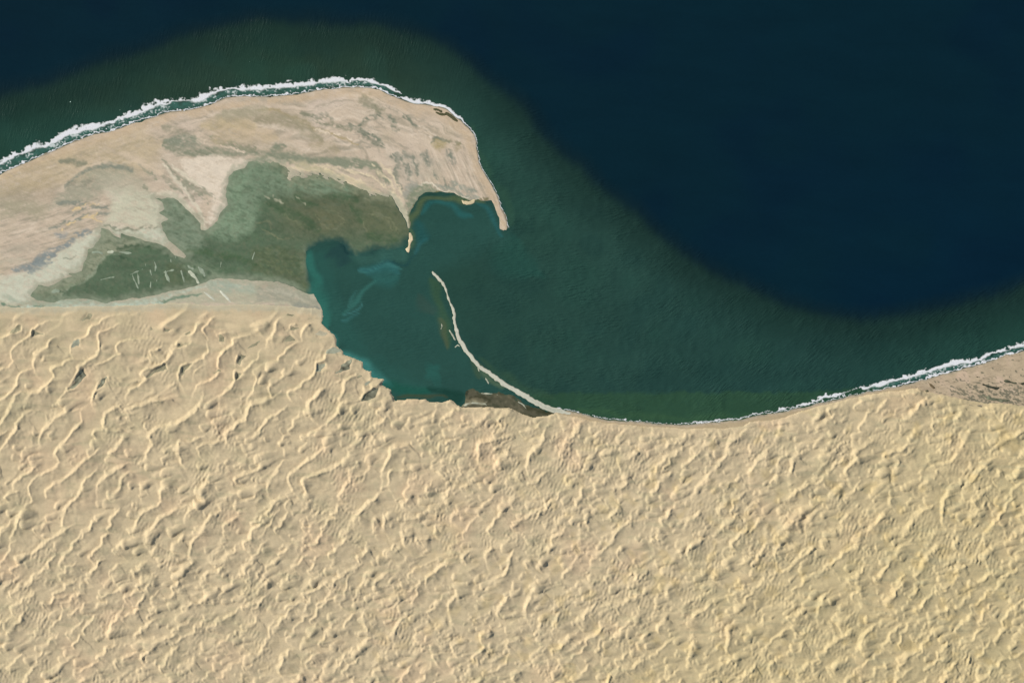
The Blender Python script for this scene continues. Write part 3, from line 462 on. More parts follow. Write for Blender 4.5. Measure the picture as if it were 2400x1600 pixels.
G.stroke(Z3(1570, 1050, 1650, 1150, 1800, 1230), 26, (94, 104, 76), .5, 1.); G.stroke(Z3(1700, 1060, 1850, 1060, 2000, 1130), 14, (128, 142, 116), .6, 1.1, .1)
mt = soft(GH, GW, 254, 7) * .6 + soft(GH, GW, 255, 3.5) * .5; G.mix(sm(.2, 1.8, mt) * .3, (116, 118, 94)); G.mix(sm(.2, 1.8, -mt) * .3, (62, 78, 56)); G.mix(sm(20, 0, S_LAG + N8 * 3) * sm(800, 640, PX) * .55, (140, 148, 124)); G.mix(sm(26, 0, S_LAG + N8 * 3) * sm(600, 680, PX) * sm(500, 460, PY) * .6, (146, 148, 120)); G.mix(sm(.2, 1.8, soft(GH, GW, 252, 16, 7, R(-20))) * .35, (104, 112, 90)); G.mix(sm(.2, 1.8, soft(GH, GW, 253, 16, 7, R(25))) * .3, (70, 90, 68))
G.mix(sm(640, 760, PX) * sm(590, 562, PY * 1.0) * 0, (0, 0, 0)); G.fill(Z4(550, 850, 640, 800, 760, 800, 860, 900, 930, 945, 1100, 900, 1380, 850, 1400, 880, 1250, 980, 900, 1010, 620, 1000), (66, 92, 78), .7, 12)
# --- the sea
S = Canvas((40, 70, 62), True)
S.mix(sm(1250, 1900, PX) * sm(560, 720, PY) * .5, (30, 60, 57)); S.mix(sm(1500, 900, PX) * sm(-1, 60, PY - 200) * .3, (40, 74, 62))
S.mix(sm(1150, 900, PX) * sm(300, 220, PY) * 1, (40, 62, 50)); S.mix(sm(400, 0, PX) * .5 * sm(560, 400, PY), (28, 58, 46)); S.mix(sm(30, 8, np.abs(COAST)) * sm(1100, 1000, PX) * .35, (50, 78, 64))
S.mix(sm(.3, 2, N60) * .25, (40, 76, 66)); S.mix(sm(.3, 2, -N60) * .25, (28, 58, 55)); S.mix(sm(.5, 2, N120) * .25, (38, 72, 58))
S.mix(sm(1900, 2300, PX) * sm(700, 760, PY) * .5, (34, 68, 58))
S.fill([(1235, 925), (1330, 921), (1600, 919), (1800, 919), (1960, 916), (2070, 898), (2100, 905), (1960, 960), (1600, 1010), (1400, 1000), (1290, 970)], (47, 78, 57), .8, 4.5)
S.stroke([(1130, 850), (1180, 885), (1240, 915), (1300, 935)], 12, (56, 84, 62), .5, 1.3)
S.mix(sm(14, 0, S_BEACH + 14) * 0, (0, 0, 0)); S.stroke([(1350, 960), (1500, 978), (1640, 982), (1760, 970)], 9, (60, 92, 62), .35, 1.3)
S.stroke([(1110, 300), (1128, 370), (1150, 410), (1180, 470), (1200, 530)], 12, (48, 80, 64), .6, 1.2); S.stroke([(1190, 560), (1200, 600), (1260, 640)], 40, (36, 84, 74), .3, 1.)
# enclosed bay
S.fill([(712, 560), (800, 560), (960, 560), (960, 470), (1060, 455), (1160, 480), (1190, 560), (1020, 640), (1060, 760), (1120, 860), (1240, 940), (1080, 950), (920, 930), (780, 800), (735, 680)], (43, 79, 71), .85, 26)
S.fill([(720, 590), (760, 590), (800, 700), (870, 830), (1000, 900), (1060, 920), (920, 930), (880, 890), (780, 790), (745, 700)], (44, 88, 79), .5, 16)
S.stroke([(728, 600), (738, 660), (752, 720), (762, 760)], 16, (48, 104, 92), .85, 1.2)
S.stroke([(762, 770), (790, 812), (830, 842), (860, 862), (885, 888), (915, 905)], 13, (62, 124, 116), .85, 1.3); S.stroke([(900, 900), (950, 915), (1000, 918)], 14, (30, 84, 70), .7, 1.2)
S.stroke([(855, 630), (880, 626), (910, 628), (930, 640)], 16, (52, 110, 108), .5, 1.6); S.stroke([(846, 637), (872, 624), (905, 620), (940, 628)], 5, (66, 124, 120), .5, 1.6); S.stroke([(880, 650), (905, 662), (930, 655)], 14, (48, 100, 94), .5, 1.6); S.stroke([(884, 660), (862, 680), (845, 694), (822, 716), (803, 738)], 4.5, (60, 116, 106), .55, 1.6); S.stroke([(838, 680), (826, 700), (812, 715)], 2.5, (60, 112, 104), .5, 1.6); S.stroke([(806, 740), (830, 732), (850, 705)], 3, (66, 120, 116), .6, 1.3); S.stroke([(800, 752), (820, 752), (842, 735)], 3, (60, 112, 108), .5, 1.3)
S.stroke([(835, 640), (870, 624), (905, 617), (950, 620), (975, 610), (995, 575)], 2, (28, 66, 70), .5, 1.); S.stroke([(975, 605), (990, 580), (1002, 560)], 6, (52, 104, 104), .5, 1.2)
S.stroke([(770, 590), (792, 580), (810, 598), (800, 620)], 20, (38, 68, 66), .75, 1.2); S.stroke([(786, 566), (800, 572), (812, 586), (835, 602)], 1.8, (28, 58, 58), .8, 1.); S.stroke([(842, 596), (880, 588), (910, 586)], 2.2, (34, 62, 60), .7, 1., .1)
S.fill([(820, 600), (860, 596), (950, 580), (965, 600), (950, 612), (900, 612), (850, 622)], (54, 92, 82), .7, 6)
S.stroke([(985, 500), (1005, 490), (1022, 482), (1045, 480), (1070, 490), (1095, 508)], 7, (44, 102, 100), .6, 1.5); S.stroke([(1120, 480), (1145, 490), (1160, 520), (1180, 550)], 7, (44, 98, 98), .5, 1.3); S.stroke([(980, 520), (990, 550), (1000, 570)], 14, (34, 84, 84), .5, 1.4)
S.stroke(Z4(1430, 700, 1440, 580, 1500, 480, 1580, 420, 1700, 395, 1850, 420, 1980, 440, 2100, 445), 7, (82, 98, 68), .8, 1.1)
S.stroke(Z4(1420, 720, 1430, 830, 1410, 900), 9, (70, 96, 72), .8, 1.2)
S.stroke([(1010, 650), (1025, 690), (1038, 740), (1046, 780), (1052, 810)], 12, (60, 88, 62), .6, 1.2); S.stroke([(980, 690), (1000, 720), (1015, 740)], 14, (58, 78, 68), .45, 1.2); S.stroke([(1030, 745), (1040, 790), (1050, 815)], 7, (82, 92, 66), .6, 1.2); S.stroke([(1118, 862), (1130, 880), (1150, 895), (1180, 905)], 8, (88, 108, 82), .6, 1.2); S.stroke([(1100, 850), (1110, 870), (1116, 885)], 5, (72, 92, 66), .5, 1.2)
S.stroke([(1022, 870), (1000, 880)], 24, (44, 100, 90), .4, 1.2); S.stroke([(1000, 910), (1060, 925), (1085, 925)], 12, (24, 60, 50), .7, 1.2); S.stroke([(925, 932), (960, 930), (1000, 930), (1050, 933)], 4, (70, 74, 50), .6, 1.)
# edge of the shelf and the deep water
e = S_SHELF + soft(GH, GW, 906, 14, 50, R(15)) * 1.2
S.mix(sm(130, 6, e) * .8, (24, 46, 42)); S.mix(sm(26, -10, e), (15, 36, 42)); dp = sm(12, -40, e)
deep = Canvas((8, 35, 46)); deep.mix(sm(300, 0, PX) * .5, (5, 32, 44)); deep.mix(sm(1500, 2200, PX) * sm(200, 600, PY) * .7, (6, 34, 50)); deep.mix(sm(.2, 2, N120) * .5, (8, 36, 46)); deep.mix(sm(.2, 2, -N120) * .4, (6, 29, 46))
S.c = S.c * (1 - dp[..., None]) + deep.c * dp[..., None]
# --- mud flat behind the bar
Md = Canvas((86, 84, 66)); Md.mix(sm(.2, 1.8, BRK[0]) * .6, (102, 98, 78)); Md.mix(sm(.2, 1.8, N25) * .4, (78, 78, 56)); 
def Z6(*v): return [(1000 + v[i] / 3.137, 560 + v[i + 1] / 3.137) for i in range(0, len(v), 2)]
Md.mix(sm(.1, 1.6, soft(GH, GW, 271, 14, 7, R(24))) * .6, (62, 66, 48)); Md.mix(sm(.3, 1.8, soft(GH, GW, 272, 7)) * .4, (118, 112, 90)); Md.mix(sm(7, -1, S_MUD) * .6, (66, 78, 58)); Md.stroke(Z6(290, 1110, 260, 1180, 240, 1240), 5, (44, 52, 38), .8, 1.); Md.stroke(Z6(320, 1155, 420, 1160, 450, 1190, 440, 1220), 3, (62, 62, 44), .8, 1.); Md.stroke(Z6(740, 1250, 800, 1230, 880, 1270, 960, 1275), 9, (58, 60, 40), .8, .9)
Md.stroke(Z6(260, 1225, 330, 1205, 430, 1210), 4, (164, 160, 132), .8, .9, .0, 0); Md.stroke(Z6(600, 1250, 700, 1290, 780, 1300), 3, (64, 66, 44), .7, 1.); Md.fill(Z6(300, 1165, 400, 1170, 430, 1200, 330, 1200, 280, 1220), (124, 116, 90), .7, 3)
print('colour', time.time() - T0)

# ------------------------------------------------------------------ materials
def mat(name, attr=True, base=(.3, .3, .3), rough=.9, spec=.3, build=None):
    m = bpy.data.materials.new(name); m.use_nodes = True; nt = m.node_tree; nt.nodes.clear()
    o = nt.nodes.new('ShaderNodeOutputMaterial'); p = nt.nodes.new('ShaderNodeBsdfPrincipled'); nt.links.new(p.outputs[0], o.inputs[0])
    p.inputs['Roughness'].default_value = rough; p.inputs['Specular IOR Level'].default_value = spec
    if attr:
        a = nt.nodes.new('ShaderNodeAttribute'); a.attribute_name = 'sediment'; col = a.outputs['Color']
    else:
        a = nt.nodes.new('ShaderNodeRGB'); a.outputs[0].default_value = (*base, 1); col = a.outputs[0]
    geo = nt.nodes.new('ShaderNodeNewGeometry')
    def noise(scale, detail=3, rough_=.6, rot=0, sx=1, sy=1):
        mp = nt.nodes.new('ShaderNodeMapping'); mp.vector_type = 'TEXTURE'; mp.inputs['Rotation'].default_value = (0, 0, rot); mp.inputs['Scale'].default_value = (sx, sy, 1)
        nt.links.new(geo.outputs['Position'], mp.inputs[0])
        n = nt.nodes.new('ShaderNodeTexNoise'); n.inputs['Scale'].default_value = 1.0 / scale; n.inputs['Detail'].default_value = detail; n.inputs['Roughness'].default_value = rough_
        nt.links.new(mp.outputs[0], n.inputs['Vector']); return n.outputs['Fac']
    def vary(col, fac, lo, hi, f0=.3, f1=.7):
        r = nt.nodes.new('ShaderNodeMapRange'); r.inputs[1].default_value = f0; r.inputs[2].default_value = f1; r.inputs[3].default_value = lo; r.inputs[4].default_value = hi
        nt.links.new(fac, r.inputs[0]); v = nt.nodes.new('ShaderNodeVectorMath'); v.operation = 'SCALE'
        nt.links.new(col, v.inputs[0]); nt.links.new(r.outputs[0], v.inputs['Scale']); return v.outputs[0]
    def bump(fac, dist, strength=1., prev=None):
        b = nt.nodes.new('ShaderNodeBump'); b.inputs['Distance'].default_value = dist; b.inputs['Strength'].default_value = strength
        nt.links.new(fac, b.inputs['Height'])
        if prev is not None: nt.links.new(prev, b.inputs['Normal'])
        return b.outputs[0]
    nrm = None
    if build: col, nrm = build(nt, col, noise, vary, bump, p)
    nt.links.new(col, p.inputs['Base Color'])
    if nrm is not None: nt.links.new(nrm, p.inputs['Normal'])
    return m
def b_sand(nt, col, noise, vary, bump, p):
    col = vary(col, noise(220, 4, .65, R(-6), 2.2, .8), .93, 1.07); col = vary(col, noise(40, 2, .6), .96, 1.04)
    return col, bump(noise(55, 3, .6, R(-5), 3, .8), 5.0, .8)
def b_flat(nt, col, noise, vary, bump, p):
    col = vary(col, noise(160, 5, .7, R(-24), 2.4, .7), .9, 1.1); col = vary(col, noise(40, 2, .6), .95, 1.05)
    return col, bump(noise(120, 4, .65, R(-24), 2.5, .8), 6.0, .6)
def b_sea(nt, col, noise, vary, bump, p):
    # wind swell: near vertical off the spit, diagonal in the eastern bay
    a = noise(62, 3, .62, R(-14), .75, 3.4); b = noise(58, 3, .6, R(40), 3.6, .8); c = noise(50, 2, .5, R(4), 3.4, .9)
    at = nt.nodes.new('ShaderNodeAttribute'); at.attribute_name = 'swell'
    sp = nt.nodes.new('ShaderNodeSeparateColor'); nt.links.new(at.outputs['Color'], sp.inputs[0])
    def ma(op, x, y):
        m_ = nt.nodes.new('ShaderNodeMath'); m_.operation = op
        for k_, v_ in ((0, x), (1, y)):
            if isinstance(v_, float): m_.inputs[k_].default_value = v_
            else: nt.links.new(v_, m_.inputs[k_])
        return m_.outputs[0]
    h = ma('ADD', ma('MULTIPLY', a, sp.outputs[0]), ma('ADD', ma('MULTIPLY', b, sp.outputs[1]), ma('MULTIPLY', c, sp.outputs[2])))
    col = vary(col, noise(900, 4, .6, R(-8), 2.0, .7), .93, 1.07)
    col = vary(col, noise(70, 3, .6), .96, 1.04)
    return col, bump(h, 34.0, 1.)
def b_lag(nt, col, noise, vary, bump, p):
    col = vary(col, noise(300, 5, .7, R(-10), 1.6, .8), .9, 1.1); col = vary(col, noise(50, 3, .6), .95, 1.05)
    return col, bump(noise(80, 2, .5), 1.5, .5)
def b_foam(nt, col, noise, vary, bump, p):
    col = vary(col, noise(30, 3, .7), .9, 1.06); return col, bump(noise(30, 3, .7), 4., .6)
M_DUNE = mat('dune_sand', rough=.95, spec=.1, build=b_sand); M_FLAT = mat('spit_sediment', rough=.9, spec=.15, build=b_flat); M_SEA = mat('sea_water', rough=.4, spec=.06, build=b_sea)
M_LAG = mat('lagoon_water', rough=.4, spec=.2, build=b_lag); M_FOAM = mat('sea_foam', rough=.7, spec=.2, build=b_foam)
def alb(c): return np.clip(c / LIGHT, 0.0015, .9)

# ------------------------------------------------------------------ mesh helpers
def link(name, me, m, parent=None, **k):
    o = bpy.data.objects.new(name, me); scn.collection.objects.link(o); me.materials.append(m)
    if parent: o.parent = parent
    for a, v in k.items(): o[a] = v
    return o
def grid_mesh(name, m, xs, ys, Z, keep, C, swell=None, **k):
    """keep: bool per cell (H-1,W-1)"""
    H, W = Z.shape; vi = np.full((H, W), -1, np.int64)
    u = np.zeros((H, W), bool); u[:-1, :-1] |= keep; u[1:, :-1] |= keep; u[:-1, 1:] |= keep; u[1:, 1:] |= keep
    n = int(u.sum()); vi[u] = np.arange(n)
    XX, YY = np.meshgrid(xs, ys)
    co = np.empty((n, 3), np.float32); co[:, 0] = (XX[u] - 1200) * M; co[:, 1] = (800 - YY[u]) * M; co[:, 2] = Z[u]
    i, j = np.nonzero(keep)
    q = np.stack([vi[i, j], vi[i + 1, j], vi[i + 1, j + 1], vi[i, j + 1]], 1).astype(np.int32)
    me = bpy.data.meshes.new(name); me.vertices.add(n); me.vertices.foreach_set('co', co.ravel())
    me.loops.add(q.size); me.loops.foreach_set('vertex_index', q.ravel()); me.polygons.add(len(q))
    me.polygons.foreach_set('loop_start', np.arange(0, q.size, 4, dtype=np.int32))
    me.polygons.foreach_set('use_smooth', np.ones(len(q), bool)); me.update(calc_edges=True)
    for nm, arr in (('sediment', C), ('swell', swell)):
        if arr is None: continue
        at = me.color_attributes.new(nm, 'FLOAT_COLOR', 'POINT'); d = np.ones((n, 4), np.float32); d[:, :3] = arr[u]; at.data.foreach_set('color', d.ravel())
    return link(name, me, m, **k)
def cells(mask): return mask[:-1, :-1] | mask[1:, :-1] | mask[:-1, 1:] | mask[1:, 1:]
def bank(s, top, bottom=-8., w=2.6): t = sm(-w * .6, w, s); return bottom * (1 - t) + top * t

# ------------------------------------------------------------------ setting: sea, lagoon, spit, dunes
land_deep = np.maximum(np.minimum(S_SPIT, 60), S_DUNE)
sub = (slice(None, 601, 2), slice(None, None, 2))
keepv = (np.maximum(np.maximum(S_SPIT, S_DUNE), S_BEACH) < 14)[sub] | ((S_LAG > -6) & (PX > 640))[sub]
top_w = .3 * sm(1300, 900, PX) * sm(520, 260, PY) * (1 - .93 * dp); right_w = sm(1250, 1750, PX) * (1 - .95 * dp) * .5; mid_w = np.clip(1 - 5 * top_w - right_w, 0, 1) * (1 - .93 * dp) * .8
calm = sm(1300, 1100, PX) * sm(420, 520, PY) * .6
top_w *= (1 - calm); mid_w *= (1 - calm)
gust = np.clip(.8 + .35 * soft(GH, GW, 263, 70, 40) + .15 * soft(GH, GW, 264, 16), .15, 1.6); near_ = sm(4, 40, COAST) * .5 + .5
SW = np.dstack([top_w * gust * near_, right_w * 1.0 * gust, mid_w * .8 * gust])
sea = grid_mesh('sea', M_SEA, gx[::2], gy[:601:2], np.zeros(keepv.shape), cells(keepv), alb(S.c)[sub], SW[sub], kind='structure', label='dark blue-green sea with a sinuous edge between shallow shelf and deep water')
def plane(name, m, x0, y0, x1, y1, z, c, n=2, sw=None, **k):
    xs = np.linspace(x0, x1, n); ys = np.linspace(y0, y1, n); Cc = np.ones((n, n, 3)) * alb(lin(c))
    return grid_mesh(name, m, xs, ys, np.full((n, n), z), np.ones((n - 1, n - 1), bool), Cc, np.ones((n, n, 3)) * (.02 if sw is None else sw), **k)
plane('sea_floor', M_SEA, -9000, -9000, 11400, 10600, -12., (11, 37, 52), kind='structure', label='deep ocean spreading beyond the coast')
lag_keep = S_LAG > -4
open_w = sm(712, 724, PX) * sm(22, -2, S_LAG + N8 * 2) * sm(545, 560, PY + (PX < 760) * 30); Gc = G.c * (1 - open_w[..., None]) + S.c * open_w[..., None]
grid_mesh('lagoon', M_LAG, gx, gy, bank(S_LAG, 1.2, -1., 4.), cells(lag_keep), alb(Gc), kind='structure', label='murky green tidal lagoon enclosed by the sand spit')
# spit: low, slightly uneven ground; sinks beneath the lagoon
zs = 2.6 + stk * .7 + fin * .35 + N25 * .5 + sm(0, 26, S_SPIT) * 2.
zs = np.minimum(zs, 1.9 + 5 * sm(0, 20, -S_LAG)); zs = np.where(S_LAG > -3, zs * sm(1.5, -2.5, S_LAG) - 1. * sm(-2.5, 1.5, S_LAG), zs)
spit_keep = (S_SPIT > -4) & (S_LAG < 7) & (S_DUNE < 20)
grid_mesh('sand_spit', M_FLAT, gx, gy, bank(S_SPIT, zs, -3.), cells(spit_keep), alb(L.c), kind='structure', label='broad hooked spit of pale pinkish sand with grey sediment streaks')
beach_keep = (S_BEACH > -4) & (S_DUNE < 14)
gr_b = soft(GH, GW, 261, 14, 4, R(12)) * 1.5
grid_mesh('beach', M_FLAT, gx, gy, bank(S_BEACH, 4.5 + N25 * .4 + gr_b * sm(0, 6, S_GRAV)), cells(beach_keep), alb(L.c), kind='structure', label='narrow tan beach between surf and dunes, widening into a speckled gravel plain')
grid_mesh('mudflat', M_FLAT, gx, gy, bank(S_MUD, 2.6 + BRK[0] * .5, -4.), cells((S_MUD > -3) & (S_DUNE < 12)), alb(Md.c), kind='structure', label='brown mudflat in the corner behind the sandbar')
ed = sm(0, 34, S_DUNE); ed2 = np.where(PX > 1000, .35 + .65 * sm(0, 16, S_DUNE), .12 + .88 * sm(0, 30, S_DUNE) * np.where(PY < 800, sm(712, 770, PY), 1))
hd = HD * np.where((PX < 730) & (PY < 830) | (PX > 1300) & (PY < 1040), ed2, .55 + .45 * ed)
hd = np.maximum(hd, -3); hd = hd * (1 - .72 * pan_m) ; zd = 9. + hd * 1.28
grid_mesh('dune_field', M_DUNE, gx, gy, bank(S_DUNE, zd, -6., 2.4), cells(S_DUNE > -3), alb(Dn.c), kind='structure', label='vast field of pale tan sand dunes with ridges running from lower left to upper right')
plane('desert', M_DUNE, -9000, 1650, 11400, 10600, 4., (200, 182, 140), kind='structure', label='pale desert sand spreading beyond the dunes')
ZT = bank(S_DUNE, zd, -6., 2.4)
print('grids', time.time() - T0)

# ------------------------------------------------------------------ things
def patch(name, m, sfun, box, cell, z, col, relief=0., seed=0, colvar=.06, base=-5., w=1.2, **k):
    """a low body of ground or foam: sfun(X, Y) is its signed distance"""
    x0, y0, x1, y1 = box; xs = np.arange(x0, x1 + cell, cell); ys = np.arange(y0, y1 + cell, cell); X, Y = np.meshgrid(xs, ys)
    s = sfun(X, Y); h, wd = X.shape
    nz = soft(h, wd, 500 + seed, 8, cell=cell) if min(h, wd) > 3 else np.zeros_like(X)
    s = s + nz * min(.8, .12 * np.max(s)); t = sm(-w * .5, w, s)
    zb = z(X, Y) if callable(z) else z
    if callable(base): base = base(X, Y)
    Z = np.where(True, base * (1 - t) + (zb + relief * np.abs(nz)) * t, 0)
    kp = cells(s > -w * .5 - cell * .5)
    if callable(col): C = alb(col(X, Y, s))
    else: C = alb(np.ones((h, wd, 3)) * lin(col)) * (1 + colvar * nz)[..., None]
    return grid_mesh(name, m, xs, ys, Z, kp, C, **k)
def capsule(P, w):
    Q = catmull([(p[0], p[1]) for p in P], 4) if len(P) > 2 else P; n = len(Q) - 1
    def f(X, Y):
        D = np.full(X.shape, -1e9)
        for i in range(n):
            d, t, _, _ = segdist(X, Y, Q[i], Q[i + 1]); u = (i + t) / n; D = np.maximum(D, w * (.35 + .65 * np.sqrt(np.clip(4 * u * (1 - u), 0, 1))) - d)
        return D
    return f
def bbox(P, pad): return (min(p[0] for p in P) - pad, min(p[1] for p in P) - pad, max(p[0] for p in P) + pad, max(p[1] for p in P) + pad)
def poly_f(P):
    def f(X, Y): return polysdf(P, X[0], Y[:, 0], 40., X, Y)
    return f
def barcol(X, Y, s):
    c = np.ones(X.shape + (3,)) * lin((198, 197, 178)); g_ = sm(2.2, 0, s)[..., None]; c = c * (1 - g_ * .6) + lin((132, 132, 104)) * g_ * .6
    e_ = (sm(920, 960, Y) * sm(2, 5, s))[..., None] * .4; return c * (1 - e_) + lin((168, 170, 150)) * e_
def jag(f, amp):
    def g_(X, Y): 
        a, b = X.shape; return f(X, Y) + soft(a, b, 77, 9, cell=1.) * amp
    return g_
patch('sandbar', M_FLAT, jag(lambda X, Y: bar_sdf(X, Y, BAR), .15), bbox(BAR, 14), 1., 5., barcol, relief=.6, category='sandbar', label='long thin curved bar of pale grey sand between the bay and the open sea')
ISL = [(958, 544), (963, 546), (967, 553), (968, 562), (964, 568), (962, 580), (958, 592), (954, 591), (951, 584), (956, 578), (958, 566), (957, 556)]
patch('sand_islet', M_FLAT, poly_f(ISL), bbox(ISL, 6), 1., 4.5, (216, 198, 162), relief=.6, seed=1, category='islet', label='small narrow pale islet off the tip of the middle sand point')
CB = [(1080, 467), (1088, 471), (1098, 472), (1108, 469), (1116, 466), (1112, 475), (1104, 480), (1094, 481), (1086, 477)]
patch('sand_bank', M_FLAT, poly_f(CB), bbox(CB, 6), 1., 5.5, (206, 190, 152), relief=.5, seed=2, category='sand bank', label='crescent of pale sand on the north shore of the inner bay')
M_POOL = mat('pool_water', rough=.35, spec=.25, build=b_lag)
for i, (P, w, lb) in enumerate(((Z2(1638, 1004, 1670, 1012, 1705, 1026), 1.6, 'shortest narrow dark pool by the beach at the spit\'s northeast corner'), (Z2(1655, 1034, 1695, 1050, 1738, 1056), 2.2, 'middle dark slit of water inland of the beach at the spit\'s northeast corner'), (Z2(1745, 1038, 1780, 1062, 1845, 1112), 2.2, 'longest dark slit pool right behind the surf at the spit\'s northeast corner'))):
    patch('tide_pool', M_POOL, capsule(P, w), bbox(P, 6), 1., 8.5, (84, 84, 58), seed=5 + i, base=3., w=.8, category='pool', group='narrow pools behind the northeast beach', label=lb)
# pale salt and sand slivers standing out of the green lagoon
SV = [((1215,1110,1240,1170,1270,1240),1.8,'long pale sliver forking downward in the middle of the green lagoon, left branch'),((1262,1090,1272,1150,1275,1200),1.8,'pale sliver forking downward in the middle of the green lagoon, right branch'),((1195,1112,1255,1086,1312,1060),1.1,'thin pale streak slanting up to the right over the forked sliver'),((1408,968,1430,1030,1425,1080),1.8,'tall wavy pale sliver above the centre of the lagoon'),
 ((1382,1070,1392,1120),1.4,'short pale sliver just below the tall wavy one'),((1386,1150,1384,1235),1.0,'thin upright pale streak below the centre of the lagoon'),((1342,990,1335,1035),.8,'tiny pale dash left of the tall wavy sliver'),((925,1158,985,1145,1045,1133),1.3,'pale streak lying alone in the left half of the green lagoon'),
 ((850,905,905,905,945,918),3.0,'left pale patch on the lagoon\'s upper left margin'),((985,905,1045,900),3.2,'middle pale patch on the lagoon\'s upper left margin'),((1080,903,1140,908,1210,916),2.0,'long right pale patch on the lagoon\'s upper left margin'),
 ((1520,1080,1535,1130,1560,1185),2.6,'broad faint pale patch left of the white bars in the lagoon'),((1505,1092,1550,1078,1595,1068),2.0,'pale cap on top of the broad faint patch'),((1665,1075,1680,1130,1692,1180),2.2,'upright pale patch between the faint patch and the brightest bar'),
 ((1570,960,1572,1002),1.1,'short pale dash under the sand finger'),((1612,930,1616,962),.9,'small pale dash beside the tip of the sand finger'),((1732,1080,1775,1120,1822,1185),3.2,'brightest thick white bar slanting down right in the lagoon'),((1725,1025,1750,1050,1775,1060),3.0,'pale triangular patch above the brightest bar'),
 ((1822,1040,1850,1075,1880,1120),3.6,'pale patch right of the brightest bar'),((1437,1128,1440,1172),.8,'tiny upright dash in the lower lagoon'),((2032,985,2026,1042),1.2,'upright pale dash east of the bright bars'),((2348,880,2318,972),1.0,'thin slanting pale streak at the lagoon\'s east end'),
 ((480,1275,515,1255,545,1265),4.2,'round pale patch in the lagoon\'s lower left corner'),((1100,1040,1160,1042),.8,'tiny level streak in the upper left lagoon')]
for i, (v, w, lb) in enumerate(SV):
    P = Z3(*v); patch('salt_patch', M_FLAT, jag(capsule(P, w * 1.15), .55), bbox(P, w + 5), .9 if w < 1.5 else 1.2, 3.2, (146, 158, 136) if w != 3.2 else (188, 192, 168), relief=.3, seed=20 + i, w=.9, base=-2., category='salt patch', group='pale slivers in the green lagoon', label=lb)
for i, (v, lb) in enumerate((((1875,1272,1920,1305,1975,1350), 'left of two parallel white bars between lagoon and dunes'), ((2025,1265,2070,1310,2118,1362), 'right of two parallel white bars between lagoon and dunes'))):
    P = Z3(*v); patch('salt_bar', M_FLAT, capsule(P, 2.4), bbox(P, 6), 1., 9.0, (206, 206, 186), seed=60 + i, w=1., base=3., category='salt patch', group='parallel white bars', label=lb)
# flecks of white along the sandbar's lee and on the mud
FL = [(Z6(105, 615, 112, 640, 106, 660), 1.6, 'white fleck in the bay left of the sandbar'), (Z6(168, 672, 185, 700, 212, 745), 1.5, 'pale sliver hugging the sandbar\'s left side at its bend'), (Z6(210, 795, 228, 780, 245, 790), 1.8, 'ragged white fleck below the sandbar\'s bend'), (Z6(430, 1020, 445, 1040, 455, 1060), 1.5, 'short pale dash under the middle of the sandbar'),
      (Z6(370, 935, 378, 950, 385, 970), 1.3, 'thin pale hook left of the middle of the sandbar'), (Z6(398, 1133, 440, 1137, 485, 1137), 1.3, 'row of white specks on the brown mudflat'), (Z6(672, 1195, 705, 1215, 735, 1250), 1.7, 'white curved sliver on the brown mudflat beside the sandbar'), (Z6(505, 1143, 532, 1145), 1.0, 'small white dash on the brown mudflat'),
      (Z6(275, 1225, 330, 1205, 425, 1212, 440, 1222), 1.5, 'pale scalloped edge on the mudflat next to the dunes')]
for i, (P, w, lb) in enumerate(FL):
    patch('sand_fleck', M_FLAT, jag(capsule(P, w), .6), bbox(P, 6), .9, 4.6, (176, 178, 156), seed=70 + i, w=.9, base=-2., category='sand patch', group='pale flecks beside the sandbar', label=lb)
# dark flats between the dunes
M_PAN = mat('pan_gravel', rough=.85, spec=.2, build=b_flat)
wh = ['by the left edge, under the lagoon', 'triangular, second from the left', 'squarish, inside a bend of a long crest', 'small pointed, high up near the lagoon', 'long, black-speckled, behind the longest crest', 'narrow, right of the black-speckled one', 'large wedge under an arched crest', 'curved, under a hooked crest', 'small sliver beneath the tip of an arch', 'small oval, in the upper row', 'tiny oval, left in the upper row', 'tiny upright, leftmost in the upper row',
      'square, in the middle of the upper field', 'arrow shaped, above a looped crest', 'thin slanting, right of the arrow shaped one', 'small, under a steep crest', 'triangular, beside a steep crest in the middle', 'dark triangle below the flats', 'elongated, close to the grey flats', 'small oval, near the bay', 'bluish, notched by a crest', 'mottled, near the scalloped shore', 'small, behind the shore headlands', 'largest dark patch, at the southernmost headland', 'on the shore, mid headland', 'thin, between two headlands', 'tiny triangle, topmost near the lagoon', 'pale grey, against the bay shore']
for i, (i0, i1, j0, j1, s) in enumerate(PAN_S):
    tone = (186, 178, 150) if i in (27,) else ((158, 160, 138) if i in (2, 20, 24, 25) else ((124, 124, 104) if i in (4, 5, 21, 23) else (152, 146, 118))); P = PANS[i]
    patch('interdune_pan', M_PAN, jag(poly_f(P), .7), bbox(P, 5), 1.3, lambda X, Y: samp(ZT, (Y - GY0) / CELL, (X - GX0) / CELL) + 1.2, tone, relief=1.5 if i in (4, 5, 21, 23) else .5, seed=100 + i, colvar=.28 if i in (4, 5, 21, 23) else .1, base=lambda X, Y: samp(ZT, (Y - GY0) / CELL, (X - GX0) / CELL) - 3, w=1., category='dune hollow', group='dark flat hollows between the dunes', label='dark flat hollow among dunes, ' + wh[i])
